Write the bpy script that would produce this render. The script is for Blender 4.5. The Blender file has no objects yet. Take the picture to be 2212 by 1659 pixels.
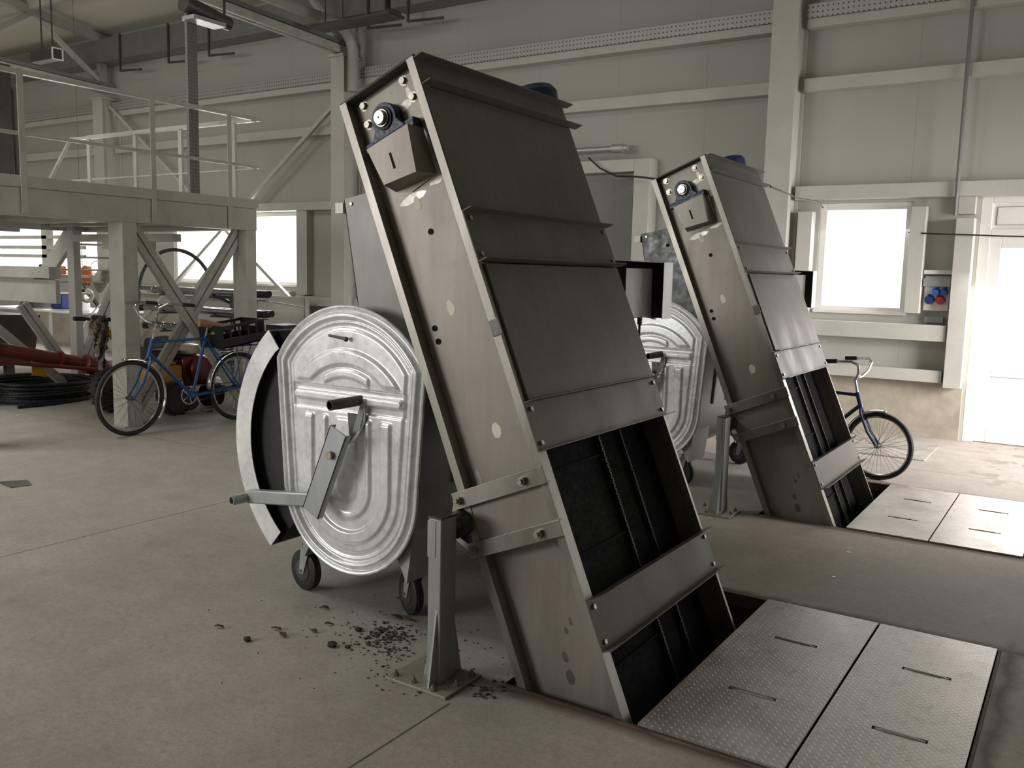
import bpy, bmesh, math, random
from mathutils import Vector, Matrix
random.seed(7)
S = bpy.context.scene
COL = S.collection
PI = math.pi

# ------------------------------------------------------------------ camera
cam_d = bpy.data.cameras.new('camera'); cam = bpy.data.objects.new('camera', cam_d); COL.objects.link(cam)
YAW, PITCH, ROLL, FPX = -0.57531061, 0.1231855, 0.0231332, 1925.13282
f_ = Vector((math.sin(YAW)*math.cos(PITCH), math.cos(YAW)*math.cos(PITCH), -math.sin(PITCH)))
r_ = Vector((math.cos(YAW), -math.sin(YAW), 0)); u_ = r_.cross(f_)
r2 = r_*math.cos(ROLL)+u_*math.sin(ROLL); u2 = -r_*math.sin(ROLL)+u_*math.cos(ROLL)
mw = Matrix((r2, u2, -f_)).transposed().to_4x4(); mw.translation = (0, 0, 1.55)
cam.matrix_world = mw
cam_d.sensor_width = 36; cam_d.lens = FPX/2212*36; cam_d.clip_end = 200; cam_d.clip_start = 0.05
S.camera = cam

# ------------------------------------------------------------------ world, exposure, daylight and fill lamps
S.view_settings.view_transform = 'Standard'; S.view_settings.look = 'None'
S.view_settings.gamma = 1; S.view_settings.use_curve_mapping = False
S.view_settings.exposure = 0.0
w = bpy.data.worlds.new('overcast'); S.world = w; w.use_nodes = True
w.node_tree.nodes['Background'].inputs[0].default_value = (0.93, 0.96, 1.0, 1)
w.node_tree.nodes['Background'].inputs[1].default_value = 1.7
S.cycles.max_bounces = 8; S.cycles.diffuse_bounces = 5; S.cycles.glossy_bounces = 4
S.cycles.transparent_max_bounces = 12; S.cycles.sample_clamp_indirect = 4
S.cycles.use_denoising = True; S.cycles.caustics_reflective = False; S.cycles.caustics_refractive = False

def area(name, loc, direction, sx, sy, power, col=(1, 1, 1), spread=PI):
    """area lamp at one opening of the hall"""
    d = bpy.data.lights.new(name, 'AREA'); d.shape = 'RECTANGLE'; d.size = sx; d.size_y = sy
    d.energy = power; d.color = col; d.spread = spread
    o = bpy.data.objects.new(name, d); COL.objects.link(o); o.location = loc
    o.rotation_euler = Vector(direction).to_track_quat('-Z', 'Y').to_euler()
    return o
WARM = (1.0, 0.965, 0.92)
area('daylight_front_strip', (-7.1, -4.62, 2.45), (.12, 1, -.35), 3.6, 2.2, 250, (1.0, .985, .95))
area('added_overhead_fill', (-9.6, .4, 6.85), (-.05, .25, -1), 3.6, 2.2, 300, (1.0, .985, .95), 2.5)  # unseen overhead fill, added to brighten the left floor more than the walls
area('daylight_front_window', (-13.4, -4.62, 2.6), (0, 1, -.3), 4.0, 1.5, 90, WARM)
area('daylight_glazed_door', (-.42, 10.1, 1.3), (-.12, -1, -1.5), .95, 2.0, 60, (1, 0.95, 0.92))
area('daylight_window_right', (-2.03, 10.05, 1.8), (0, -1, -.8), 0.86, 1.05, 14, (1, 0.97, 0.95))
area('daylight_window_middle', (-11.8, 10.05, 1.85), (0, -1, -.1), 2.9, 1.05, 150, (1, 0.98, 0.95))
area('daylight_window_left', (-17.2, 10.05, 1.8), (0, -1, -.1), 3.7, 1.0, 260, (1, 0.98, 0.95))
area('added_side_fill', (3.52, 7.9, 1.6), (-1, .30, -.42), 2.6, 2.4, 215, (1, 0.96, 0.93), 1.5)  # unseen narrow fill, added to brighten wall and floor at the right

# ------------------------------------------------------------------ materials
def nd(nt, t, x=0, **kw):
    n = nt.nodes.new(t)
    for k, v in kw.items(): setattr(n, k, v)
    return n
def math_n(nt, op, a, b=None, c=None):
    n = nt.nodes.new('ShaderNodeMath'); n.operation = op
    for i, v in enumerate((a, b, c)):
        if v is None: continue
        if isinstance(v, (int, float)): n.inputs[i].default_value = v
        else: nt.links.new(v, n.inputs[i])
    return n.outputs[0]
def mix_col(nt, fac, a, b, mode='MIX'):
    n = nt.nodes.new('ShaderNodeMix'); n.data_type = 'RGBA'; n.blend_type = mode
    for s, v in ((n.inputs[0], fac), (n.inputs[6], a), (n.inputs[7], b)):
        if isinstance(v, (int, float)): s.default_value = v
        elif isinstance(v, tuple): s.default_value = (*v, 1) if len(v) == 3 else v
        else: nt.links.new(v, s)
    return n.outputs[2]
def noise(nt, vec, scale, detail=4, rough=.55):
    n = nt.nodes.new('ShaderNodeTexNoise'); n.inputs['Scale'].default_value = scale
    n.inputs['Detail'].default_value = detail; n.inputs['Roughness'].default_value = rough
    nt.links.new(vec, n.inputs['Vector']); return n.outputs['Fac']
def ramp(nt, fac, lo, hi, c0=0., c1=1.):
    n = nt.nodes.new('ShaderNodeMapRange'); nt.links.new(fac, n.inputs[0])
    n.inputs[1].default_value = lo; n.inputs[2].default_value = hi; n.inputs[3].default_value = c0; n.inputs[4].default_value = c1
    return n.outputs[0]
def scaled(nt, vec, s):
    n = nt.nodes.new('ShaderNodeVectorMath'); n.operation = 'MULTIPLY'; nt.links.new(vec, n.inputs[0]); n.inputs[1].default_value = s
    return n.outputs[0]
def base_mat(name):
    m = bpy.data.materials.new(name); m.use_nodes = True; nt = m.node_tree
    b = nt.nodes['Principled BSDF']; tc = nt.nodes.new('ShaderNodeTexCoord')
    return m, nt, b, tc.outputs['Object']
def bump(nt, b, h, strength=.3, dist=.01):
    n = nt.nodes.new('ShaderNodeBump'); n.inputs['Strength'].default_value = strength; n.inputs['Distance'].default_value = dist
    nt.links.new(h, n.inputs['Height']); nt.links.new(n.outputs[0], b.inputs['Normal'])
def simple(name, col, rough=.5, metal=0., var=.12, scale=6., bmp=0., streak=(1, 1, 1), rvar=.12, dirt=None):
    """paint, rubber or plain metal with a little uneven colour and gloss"""
    m, nt, b, v = base_mat(name); v = scaled(nt, v, streak)
    n1 = noise(nt, v, scale, 5); n2 = noise(nt, v, scale*5.3, 3)
    f = math_n(nt, 'ADD', math_n(nt, 'MULTIPLY', n1, .7), math_n(nt, 'MULTIPLY', n2, .3))
    dark = tuple(c*(1-var*2) for c in col); lite = tuple(min(1, c*(1+var)) for c in col)
    c = mix_col(nt, ramp(nt, f, .3, .7), dark, lite)
    if dirt:
        n3 = noise(nt, v, scale*.45, 6, .7)
        c = mix_col(nt, ramp(nt, n3, .55, .72, 0, .7), c, dirt)
    nt.links.new(c, b.inputs['Base Color'])
    nt.links.new(ramp(nt, n2, .3, .7, max(.04, rough-rvar), min(1, rough+rvar)), b.inputs['Roughness'])
    b.inputs['Metallic'].default_value = metal
    if bmp: bump(nt, b, n2, bmp, .004)
    return m

M = {}
M['wall'] = None
def wall_mat(name, col, seams=1.1, axis=0):
    m, nt, b, v = base_mat(name)
    sx = nt.nodes.new('ShaderNodeSeparateXYZ'); nt.links.new(v, sx.inputs[0])
    n1 = noise(nt, v, .7, 4); n2 = noise(nt, v, 14, 2)
    c = mix_col(nt, ramp(nt, n1, .3, .7), tuple(x*.93 for x in col), col)
    fr = math_n(nt, 'FRACT', math_n(nt, 'MULTIPLY', sx.outputs[axis], 1/seams))
    d = math_n(nt, 'ABSOLUTE', math_n(nt, 'SUBTRACT', fr, .5))
    line = ramp(nt, d, 0, .006, 1, 0)
    c = mix_col(nt, math_n(nt, 'MULTIPLY', line, .35), c, tuple(x*.5 for x in col))
    nt.links.new(c, b.inputs['Base Color']); b.inputs['Roughness'].default_value = .6
    h = math_n(nt, 'SUBTRACT', math_n(nt, 'MULTIPLY', n2, .1), line); bump(nt, b, h, .25, .004)
    return m
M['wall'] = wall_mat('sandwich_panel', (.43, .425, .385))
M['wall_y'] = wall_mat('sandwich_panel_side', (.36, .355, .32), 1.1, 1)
M['ceil'] = wall_mat('ceiling_panel', (.72, .69, .58), 1.0, 0)
M['paint'] = simple('white_structural_paint', (.50, .49, .445), .5, 0, .05, 4)
M['frame_w'] = simple('white_window_frame', (.72, .70, .67), .4, 0, .03, 5)
M['platform'] = simple('pale_grey_paint', (.50, .485, .44), .45, 0, .07, 5, dirt=(.3, .28, .24))
M['truss'] = simple('grey_painted_steel', (.36, .35, .32), .5, 0, .08, 4)
M['dark_steel'] = simple('dark_steel', (.11, .11, .105), .45, .7, .2, 8)
M['duct'] = simple('grey_zinc_duct', (.22, .22, .21), .5, .3, .1, 5)

# floor: troweled concrete, stains, two saw cuts
def floor_mat():
    m, nt, b, v = base_mat('concrete_floor')
    sx = nt.nodes.new('ShaderNodeSeparateXYZ'); nt.links.new(v, sx.inputs[0]); X, Y = sx.outputs[0], sx.outputs[1]
    n1 = noise(nt, v, .9, 6, .6); n2 = noise(nt, v, 5, 6, .65); n3 = noise(nt, v, 90, 2); n4 = noise(nt, v, 2.1, 7, .72)
    f = math_n(nt, 'ADD', math_n(nt, 'MULTIPLY', n1, .55), math_n(nt, 'MULTIPLY', n2, .45))
    c = mix_col(nt, ramp(nt, f, .32, .68), (.30, .27, .235), (.46, .425, .385))
    n6 = noise(nt, v, 32, 5, .75)
    c = mix_col(nt, ramp(nt, n3, .35, .7, 0, .30), c, (.19, .17, .145)); c = mix_col(nt, ramp(nt, n6, .52, .72, 0, .45), c, (.20, .178, .15)); c = mix_col(nt, ramp(nt, n6, .46, .30, 0, .25), c, (.55, .52, .48))
    c = mix_col(nt, ramp(nt, n4, .6, .72, 0, .35), c, (.21, .185, .155))
    # wet footprints and blotches by the glazed door
    n5 = noise(nt, v, 4.6, 3, .5)
    near = math_n(nt, 'MULTIPLY', ramp(nt, Y, 7.3, 8.2), ramp(nt, X, -1.0, -.5))
    c = mix_col(nt, math_n(nt, 'MULTIPLY', math_n(nt, 'MULTIPLY', ramp(nt, n5, .56, .6), near), .6), c, (.17, .13, .10))
    # rusty dirt along the pit rims
    wob = math_n(nt, 'MULTIPLY', math_n(nt, 'SUBTRACT', n2, .5), .09)
    def rim(y, wdt=.065):
        d = math_n(nt, 'ABSOLUTE', math_n(nt, 'SUBTRACT', math_n(nt, 'ADD', Y, wob), y))
        return ramp(nt, d, 0, wdt, 1, 0)
    xin = math_n(nt, 'MULTIPLY', ramp(nt, X, -1.95, -1.75), ramp(nt, X, .1, -.1))
    r = math_n(nt, 'MAXIMUM', math_n(nt, 'MAXIMUM', rim(2.68), rim(4.22)), math_n(nt, 'MAXIMUM', rim(5.72), rim(7.26)))
    d = math_n(nt, 'ABSOLUTE', math_n(nt, 'SUBTRACT', math_n(nt, 'ADD', X, wob), -.17))
    ys = math_n(nt, 'MULTIPLY', ramp(nt, Y, 2.5, 2.7), ramp(nt, Y, 4.4, 4.2))
    r = math_n(nt, 'MAXIMUM', math_n(nt, 'MULTIPLY', r, xin), math_n(nt, 'MULTIPLY', ramp(nt, d, 0, .05, 1, 0), ys))
    c = mix_col(nt, math_n(nt, 'MULTIPLY', r, .85), c, (.075, .046, .030))
    def cut(ax, val, lo, hi, other, wd=.0035):
        d = math_n(nt, 'ABSOLUTE', math_n(nt, 'SUBTRACT', ax, val))
        l = ramp(nt, d, wd*.5, wd, 1, 0)
        return math_n(nt, 'MULTIPLY', l, math_n(nt, 'MULTIPLY', math_n(nt, 'GREATER_THAN', other, lo), math_n(nt, 'LESS_THAN', other, hi)))
    j = math_n(nt, 'MAXIMUM', cut(X, -4.73, -9, 9.6, Y, .005), cut(X, -1.832, -3, 2.46, Y, .006))
    j = math_n(nt, 'MAXIMUM', j, cut(Y, 8.0, -20, 6, X, .005))
    j = math_n(nt, 'MAXIMUM', j, cut(Y, 4.9, -20, -2.2, X, .004))
    c = mix_col(nt, math_n(nt, 'MULTIPLY', j, .8), c, (.05, .04, .035))
    nt.links.new(c, b.inputs['Base Color'])
    nt.links.new(ramp(nt, f, .3, .7, .55, .75), b.inputs['Roughness'])
    b.inputs['Specular IOR Level'].default_value = .12
    h = math_n(nt, 'SUBTRACT', math_n(nt, 'MULTIPLY', n2, .25), j); bump(nt, b, h, .25, .006)
    return m
M['floor'] = floor_mat()
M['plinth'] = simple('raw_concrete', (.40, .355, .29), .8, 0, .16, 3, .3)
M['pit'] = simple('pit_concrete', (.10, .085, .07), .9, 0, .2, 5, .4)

def steel(name, dark, lite, rough=.4, metal=.8, streak=(1, 1, .25), scale=3., smear=.25):
    m, nt, b, v = base_mat(name)
    vs = scaled(nt, v, streak)
    n1 = noise(nt, vs, scale, 6, .6); n2 = noise(nt, scaled(nt, v, (1, 1, .12)), 38, 3); n3 = noise(nt, v, 1.4, 3); n4 = noise(nt, v, 9, 5, .7)
    f = math_n(nt, 'ADD', math_n(nt, 'MULTIPLY', n1, .5), math_n(nt, 'ADD', math_n(nt, 'MULTIPLY', n3, .3), math_n(nt, 'MULTIPLY', n2, .2)))
    c = mix_col(nt, ramp(nt, f, .35, .65), dark, lite)
    c = mix_col(nt, ramp(nt, n4, .58, .75, 0, smear), c, tuple(x*.55 for x in dark))
    nt.links.new(c, b.inputs['Base Color']); b.inputs['Metallic'].default_value = metal
    nt.links.new(ramp(nt, n1, .3, .7, rough-.1, rough+.12), b.inputs['Roughness'])
    bump(nt, b, n3, .12, .02)
    return m
M['plate'] = steel('mill_steel_side', (.25, .222, .19), (.36, .325, .285), .47, .35)
M['front'] = steel('mill_steel_cover', (.105, .095, .083), (.165, .15, .135), .44, .15, (1, 1, .3), 4); M['front'].node_tree.nodes['Principled BSDF'].inputs['Specular IOR Level'].default_value = .14
M['polished'] = steel('ground_bright_steel', (.36, .335, .295), (.50, .475, .43), .40, .55, (1, 1, 1), 30)
M['stain'] = steel('stained_steel', (.15, .133, .112), (.22, .198, .17), .5, .85)
M['frame'] = steel('bare_steel_edge', (.21, .195, .17), (.38, .355, .32), .42, .8)
M['galv_dull'] = steel('dull_galvanised', (.33, .345, .345), (.48, .50, .50), .5, .65)
M['post'] = steel('grey_post_steel', (.30, .305, .30), (.44, .445, .44), .5, .5)
M['chute'] = steel('grey_chute_sheet', (.19, .187, .175), (.30, .295, .275), .45, .3, (1, 1, 1), 2)
def galv():
    m, nt, b, v = base_mat('galvanised_sheet')
    vo = nt.nodes.new('ShaderNodeTexVoronoi'); vo.inputs['Scale'].default_value = 30; nt.links.new(v, vo.inputs['Vector'])
    n1 = noise(nt, v, 5, 6, .65); n2 = noise(nt, v, 26, 4)
    f = math_n(nt, 'ADD', math_n(nt, 'MULTIPLY', n1, .6), math_n(nt, 'MULTIPLY', n2, .4))
    c = mix_col(nt, ramp(nt, f, .35, .62), (.70, .715, .715), (.95, .965, .97))
    c = mix_col(nt, .05, c, vo.outputs['Color'], 'OVERLAY')
    nt.links.new(c, b.inputs['Base Color']); b.inputs['Metallic'].default_value = .3
    nt.links.new(ramp(nt, f, .3, .7, .20, .40), b.inputs['Roughness'])
    bump(nt, b, n2, .08, .006)
    return m
M['galv'] = galv()
M['galv_body'] = steel('galvanised_body', (.30, .315, .32), (.46, .48, .49), .42, .8, (1, .2, 1), 5)
def tread():
    m, nt, b, v = base_mat('tread_plate')
    n1 = noise(nt, v, 3.2, 6, .6); n2 = noise(nt, v, 20, 4, .6)
    vv = nt.nodes.new('ShaderNodeVectorRotate'); vv.inputs['Angle'].default_value = PI/4; vv.rotation_type = 'Z_AXIS'; nt.links.new(v, vv.inputs[0])
    sx = nt.nodes.new('ShaderNodeSeparateXYZ'); nt.links.new(vv.outputs[0], sx.inputs[0])
    s = 1/.021
    px = math_n(nt, 'MULTIPLY', sx.outputs[0], s); py = math_n(nt, 'MULTIPLY', sx.outputs[1], s)
    fx = math_n(nt, 'SUBTRACT', math_n(nt, 'FRACT', px), .5); fy = math_n(nt, 'SUBTRACT', math_n(nt, 'FRACT', py), .5)
    par = math_n(nt, 'FRACT', math_n(nt, 'MULTIPLY', math_n(nt, 'ADD', math_n(nt, 'FLOOR', px), math_n(nt, 'FLOOR', py)), .5))
    par = math_n(nt, 'GREATER_THAN', math_n(nt, 'ABSOLUTE', par), .25)
    def sel(a, c_): return math_n(nt, 'ADD', math_n(nt, 'MULTIPLY', a, par), math_n(nt, 'MULTIPLY', c_, math_n(nt, 'SUBTRACT', 1, par)))
    u = sel(fx, fy); w_ = sel(fy, fx)
    e = math_n(nt, 'ADD', math_n(nt, 'POWER', math_n(nt, 'ABSOLUTE', math_n(nt, 'DIVIDE', u, .56)), 2), math_n(nt, 'POWER', math_n(nt, 'ABSOLUTE', math_n(nt, 'DIVIDE', w_, .16)), 2))
    h = ramp(nt, e, .5, 1.1, 1, 0)
    c = mix_col(nt, ramp(nt, n1, .35, .65), (.36, .335, .30), (.54, .515, .48))
    c = mix_col(nt, ramp(nt, n2, .5, .75, 0, .4), c, (.20, .165, .13))
    c = mix_col(nt, math_n(nt, 'MULTIPLY', h, .35), c, (.52, .51, .5))
    nt.links.new(c, b.inputs['Base Color']); b.inputs['Metallic'].default_value = .55
    nt.links.new(ramp(nt, n1, .3, .7, .36, .55), b.inputs['Roughness'])
    bump(nt, b, h, .6, .004)
    return m
M['tread'] = tread()
M['belt'] = simple('black_rubber_belt', (.006, .006, .0065), .85, 0, .25, 9); M['belt'].node_tree.nodes['Principled BSDF'].inputs['Specular IOR Level'].default_value = .15
M['rubber'] = simple('black_rubber', (.018, .018, .018), .6, 0, .25, 12)
M['black_plastic'] = simple('black_plastic', (.008, .0085, .009), .5, 0, .2, 8); M['black_plastic'].node_tree.nodes['Principled BSDF'].inputs['Specular IOR Level'].default_value = .3
M['blue_cast'] = simple('blue_cast_iron', (.006, .018, .065), .4, 0, .2, 12)
M['blue_bike'] = simple('blue_bicycle_paint', (.015, .09, .30), .35, 0, .15, 14)
M['chrome'] = simple('chrome', (.62, .62, .6), .16, 1, .1, 10)
M['shaft'] = simple('turned_steel_shaft', (.62, .58, .48), .3, .9, .1, 14)
M['bolt'] = simple('zinc_bolt', (.42, .39, .34), .35, .85, .15, 20)
M['hole'] = simple('dark_recess', (.006, .006, .006), .9)
M['tape'] = simple('pale_masking_patch', (.88, .84, .70), .6, 0, .05, 20)
M['white'] = simple('white_plastic', (.8, .8, .78), .4)
M['yellow'] = simple('yellow_paint', (.55, .28, .02), .4, 0, .15, 9, dirt=(.1, .07, .03))
M['red'] = simple('oxide_red_paint', (.19, .030, .017), .5, 0, .18, 5, dirt=(.07, .03, .02))
M['maroon'] = simple('dark_red_engine', (.13, .012, .012), .35, 0, .15, 9)
M['beige'] = simple('beige_tank', (.42, .38, .28), .35, 0, .1, 9)
M['brown'] = simple('brown_sheet', (.075, .052, .042), .6, 0, .15, 4)
M['cloth'] = simple('dirty_cloth', (.19, .155, .12), .95, 0, .45, 18, .8)
M['saddle'] = simple('worn_tan_cover', (.33, .22, .13), .9, 0, .2, 20, .4)
M['orange'] = simple('orange_plastic', (.60, .17, .03), .4, 0, .12, 12)
M['blue_sock'] = simple('blue_plug_plastic', (.02, .14, .52), .4)
M['navy_sock'] = simple('navy_plug_plastic', (.01, .03, .17), .4)
M['red_sock'] = simple('red_plug_plastic', (.5, .04, .05), .4)
M['gate'] = simple('dark_gate_panel', (.20, .20, .185), .6, 0, .06, 3)
M['soil'] = simple('dry_soil', (.075, .050, .030), .95, 0, .35, 40, .5)
M['leaf'] = simple('dry_leaf', (.10, .06, .035), .85, 0, .3, 30)
M['stone'] = simple('dark_pebble', (.035, .028, .02), .85, 0, .3, 30)
M['cream_hose'] = simple('cream_hose', (.6, .58, .5), .4)
M['apron'] = simple('dark_rubber_apron', (.025, .028, .03), .33, .1, .3, 3)
def glass():
    m = bpy.data.materials.new('window_glass'); m.use_nodes = True; nt = m.node_tree; nt.nodes.clear()
    o = nt.nodes.new('ShaderNodeOutputMaterial'); mx = nt.nodes.new('ShaderNodeMixShader')
    t = nt.nodes.new('ShaderNodeBsdfTransparent'); g = nt.nodes.new('ShaderNodeBsdfGlossy'); g.inputs['Roughness'].default_value = .05
    mx.inputs[0].default_value = .06; nt.links.new(t.outputs[0], mx.inputs[1]); nt.links.new(g.outputs[0], mx.inputs[2]); nt.links.new(mx.outputs[0], o.inputs[0])
    return m
M['glass'] = glass()
def frosted():
    m = bpy.data.materials.new('frosted_door_panel'); m.use_nodes = True; nt = m.node_tree; nt.nodes.clear()
    o = nt.nodes.new('ShaderNodeOutputMaterial'); mx = nt.nodes.new('ShaderNodeMixShader')
    t = nt.nodes.new('ShaderNodeBsdfTranslucent'); t.inputs[0].default_value = (.86, .78, .84, 1)
    g = nt.nodes.new('ShaderNodeBsdfDiffuse'); g.inputs[0].default_value = (.7, .66, .68, 1)
    mx.inputs[0].default_value = .35; nt.links.new(t.outputs[0], mx.inputs[1]); nt.links.new(g.outputs[0], mx.inputs[2]); nt.links.new(mx.outputs[0], o.inputs[0])
    return m
M['frost'] = frosted()
def lamp_glow():
    m = simple('lamp_tube', (.42, .42, .42), .3); b = m.node_tree.nodes['Principled BSDF']
    return m
M['tube_glass'] = lamp_glow()
def galv_perf(name, col, pitch, rad, ax1, ax2, lo=None):
    """perforated strip: rows of round holes by object coordinates"""
    m, nt, b, v = base_mat(name); sx = nt.nodes.new('ShaderNodeSeparateXYZ'); nt.links.new(v, sx.inputs[0])
    a = math_n(nt, 'SUBTRACT', math_n(nt, 'FRACT', math_n(nt, 'MULTIPLY', sx.outputs[ax1], 1/pitch)), .5)
    c = math_n(nt, 'SUBTRACT', math_n(nt, 'FRACT', math_n(nt, 'MULTIPLY', sx.outputs[ax2], 1/pitch)), .5)
    d = math_n(nt, 'SQRT', math_n(nt, 'ADD', math_n(nt, 'MULTIPLY', a, a), math_n(nt, 'MULTIPLY', c, c)))
    hole = ramp(nt, d, rad, rad+.05, 1, 0)
    cc = mix_col(nt, hole, col, tuple(x*.15 for x in col)); nt.links.new(cc, b.inputs['Base Color'])
    b.inputs['Metallic'].default_value = .3; b.inputs['Roughness'].default_value = .5
    return m
M['perf'] = galv_perf('perforated_strip', (.20, .20, .185), .036, .12, 1, 2)
M['perf_x'] = galv_perf('perforated_tray', (.40, .40, .38), .05, .14, 0, 2)

# ------------------------------------------------------------------ mesh builder
ORIG = {}
class MB:
    def __init__(s): s.v = []; s.f = []
    def _add(s, vs, fs):
        o = len(s.v); s.v += [Vector(p) for p in vs]; s.f += [tuple(i+o for i in q) for q in fs]; return s
    def hexa(s, p):   # 8 points: bottom ring 0-3, top ring 4-7
        return s._add(p, [(0, 3, 2, 1), (4, 5, 6, 7), (0, 1, 5, 4), (1, 2, 6, 5), (2, 3, 7, 6), (3, 0, 4, 7)])
    def box(s, x0, x1, y0, y1, z0, z1):
        return s.hexa([(x0, y0, z0), (x1, y0, z0), (x1, y1, z0), (x0, y1, z0), (x0, y0, z1), (x1, y0, z1), (x1, y1, z1), (x0, y1, z1)])
    def beam(s, p, q, w, h, up=(0, 0, 1)):
        p, q = Vector(p), Vector(q); d = (q-p).normalized(); up = Vector(up)
        if abs(d.dot(up)) > .99: up = Vector((1, 0, 0))
        a = d.cross(up).normalized()*w/2; b = a.cross(d).normalized()*h/2
        return s.hexa([p-a-b, p+a-b, p+a+b, p-a+b, q-a-b, q+a-b, q+a+b, q-a+b])
    def cyl(s, p, q, r, n=20, r2=None, cap=True):
        p, q = Vector(p), Vector(q); d = (q-p).normalized(); up = Vector((0, 0, 1)) if abs(d.z) < .95 else Vector((1, 0, 0))
        a = d.cross(up).normalized(); b = a.cross(d); r2 = r if r2 is None else r2
        vs = [p+(a*math.cos(t)+b*math.sin(t))*r for t in [2*PI*i/n for i in range(n)]]+[q+(a*math.cos(t)+b*math.sin(t))*r2 for t in [2*PI*i/n for i in range(n)]]
        fs = [(i, (i+1) % n, n+(i+1) % n, n+i) for i in range(n)]
        if cap: fs += [tuple(range(n))[::-1], tuple(range(n, 2*n))]
        return s._add(vs, fs)
    def pipe(s, p, q, r, t, n=20):   # open ended hollow tube
        p, q = Vector(p), Vector(q); d = (q-p).normalized(); up = Vector((0, 0, 1)) if abs(d.z) < .95 else Vector((1, 0, 0))
        a = d.cross(up).normalized(); b = a.cross(d); rings = []
        for c, rr in ((p, r), (q, r), (q, r-t), (p, r-t)): rings += [c+(a*math.cos(2*PI*i/n)+b*math.sin(2*PI*i/n))*rr for i in range(n)]
        return s._add(rings, [(k*n+i, k*n+(i+1) % n, ((k+1) % 4)*n+(i+1) % n, ((k+1) % 4)*n+i) for k in range(4) for i in range(n)])
    def tube(s, pts, r, n=10, closed=False, rs=None):
        pts = [Vector(p) for p in pts]; m = len(pts); rings = []; prev = None
        for i, p in enumerate(pts):
            if closed: d = pts[(i+1) % m]-pts[i-1]
            else: d = pts[min(i+1, m-1)]-pts[max(i-1, 0)]
            d.normalize()
            if prev is None:
                up = Vector((0, 0, 1)) if abs(d.z) < .9 else Vector((1, 0, 0)); a = d.cross(up).normalized()
            else: a = (prev-d*prev.dot(d)).normalized()
            prev = a; b = a.cross(d); rr = rs[i] if rs else r
            rings += [p+(a*math.cos(2*PI*k/n)+b*math.sin(2*PI*k/n))*rr for k in range(n)]
        fs = [(i*n+k, i*n+(k+1) % n, ((i+1) % m)*n+(k+1) % n, ((i+1) % m)*n+k) for i in range(m if closed else m-1) for k in range(n)]
        if not closed: fs += [tuple(range(n))[::-1], tuple(range((m-1)*n, m*n))]
        return s._add(rings, fs)
    def prism(s, poly, vec):
        poly = [Vector(p) for p in poly]; vec = Vector(vec); n = len(poly)
        return s._add(poly+[p+vec for p in poly], [tuple(range(n))[::-1], tuple(range(n, 2*n))]+[(i, (i+1) % n, n+(i+1) % n, n+i) for i in range(n)])
    def lathe(s, c, axis, prof, n=28):   # prof: (radius, height along axis)
        c = Vector(c); d = Vector(axis).normalized(); up = Vector((0, 0, 1)) if abs(d.z) < .9 else Vector((1, 0, 0)); a = d.cross(up).normalized(); b = a.cross(d)
        vs = [c+d*h+(a*math.cos(2*PI*k/n)+b*math.sin(2*PI*k/n))*r for r, h in prof for k in range(n)]; m = len(prof)
        fs = [(i*n+k, i*n+(k+1) % n, (i+1)*n+(k+1) % n, (i+1)*n+k) for i in range(m-1) for k in range(n)]+[tuple(range(n))[::-1], tuple(range((m-1)*n, m*n))]
        return s._add(vs, fs)
    def torus(s, c, axis, R, r, n=40, k=10, a0=0, a1=2*PI):
        d = Vector(axis).normalized(); up = Vector((0, 0, 1)) if abs(d.z) < .9 else Vector((1, 0, 0)); a = d.cross(up).normalized(); b = a.cross(d); c = Vector(c)
        full = abs(a1-a0-2*PI) < 1e-6; m = n if full else n+1
        return s.tube([c+(a*math.cos(a0+(a1-a0)*i/n)+b*math.sin(a0+(a1-a0)*i/n))*R for i in range(m)], r, k, full)
    def blob(s, c, r, seed=0, n=10, m=7, jit=.25, sq=(1, 1, 1)):
        rnd = random.Random(seed); c = Vector(c); vs = []
        for j in range(m):
            th = PI*(j+.5)/m
            for i in range(n):
                ph = 2*PI*i/n; q = r*(1+rnd.uniform(-jit, jit)); vs.append(c+Vector((q*math.sin(th)*math.cos(ph)*sq[0], q*math.sin(th)*math.sin(ph)*sq[1], q*math.cos(th)*sq[2])))
        fs = [(j*n+i, (j+1)*n+i, (j+1)*n+(i+1) % n, j*n+(i+1) % n) for j in range(m-1) for i in range(n)]+[tuple(range(n)), tuple(range((m-1)*n, m*n))[::-1]]
        return s._add(vs, fs)
    def build(s, name, mat, parent=None, smooth=True, bevel=0, label=None):
        org = ORIG.get(parent.name, Vector((0, 0, 0))) if parent else Vector((0, 0, 0))
        me = bpy.data.meshes.new(name); me.from_pydata([tuple(p-org) for p in s.v], [], s.f)
        bm = bmesh.new(); bm.from_mesh(me); bmesh.ops.recalc_face_normals(bm, faces=bm.faces); bm.to_mesh(me); bm.free()
        me.materials.append(M[mat] if isinstance(mat, str) else mat)
        if smooth:
            me.polygons.foreach_set('use_smooth', [True]*len(me.polygons)); me.set_sharp_from_angle(angle=math.radians(32))
        o = bpy.data.objects.new(name, me); COL.objects.link(o)
        if parent: o.parent = parent; ORIG[o.name] = org.copy()
        if bevel:
            b = o.modifiers.new('bevel', 'BEVEL'); b.width = bevel; b.segments = 2; b.limit_method = 'ANGLE'; b.angle_limit = math.radians(40)
        if label: o['label'] = label
        return o
def thing(name, loc, label, cat, group=None):
    o = bpy.data.objects.new(name, None); COL.objects.link(o); o.location = loc; ORIG[o.name] = Vector(loc)
    o.empty_display_size = .1; o['label'] = label; o['category'] = cat
    if group: o['group'] = group
    return o
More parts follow.
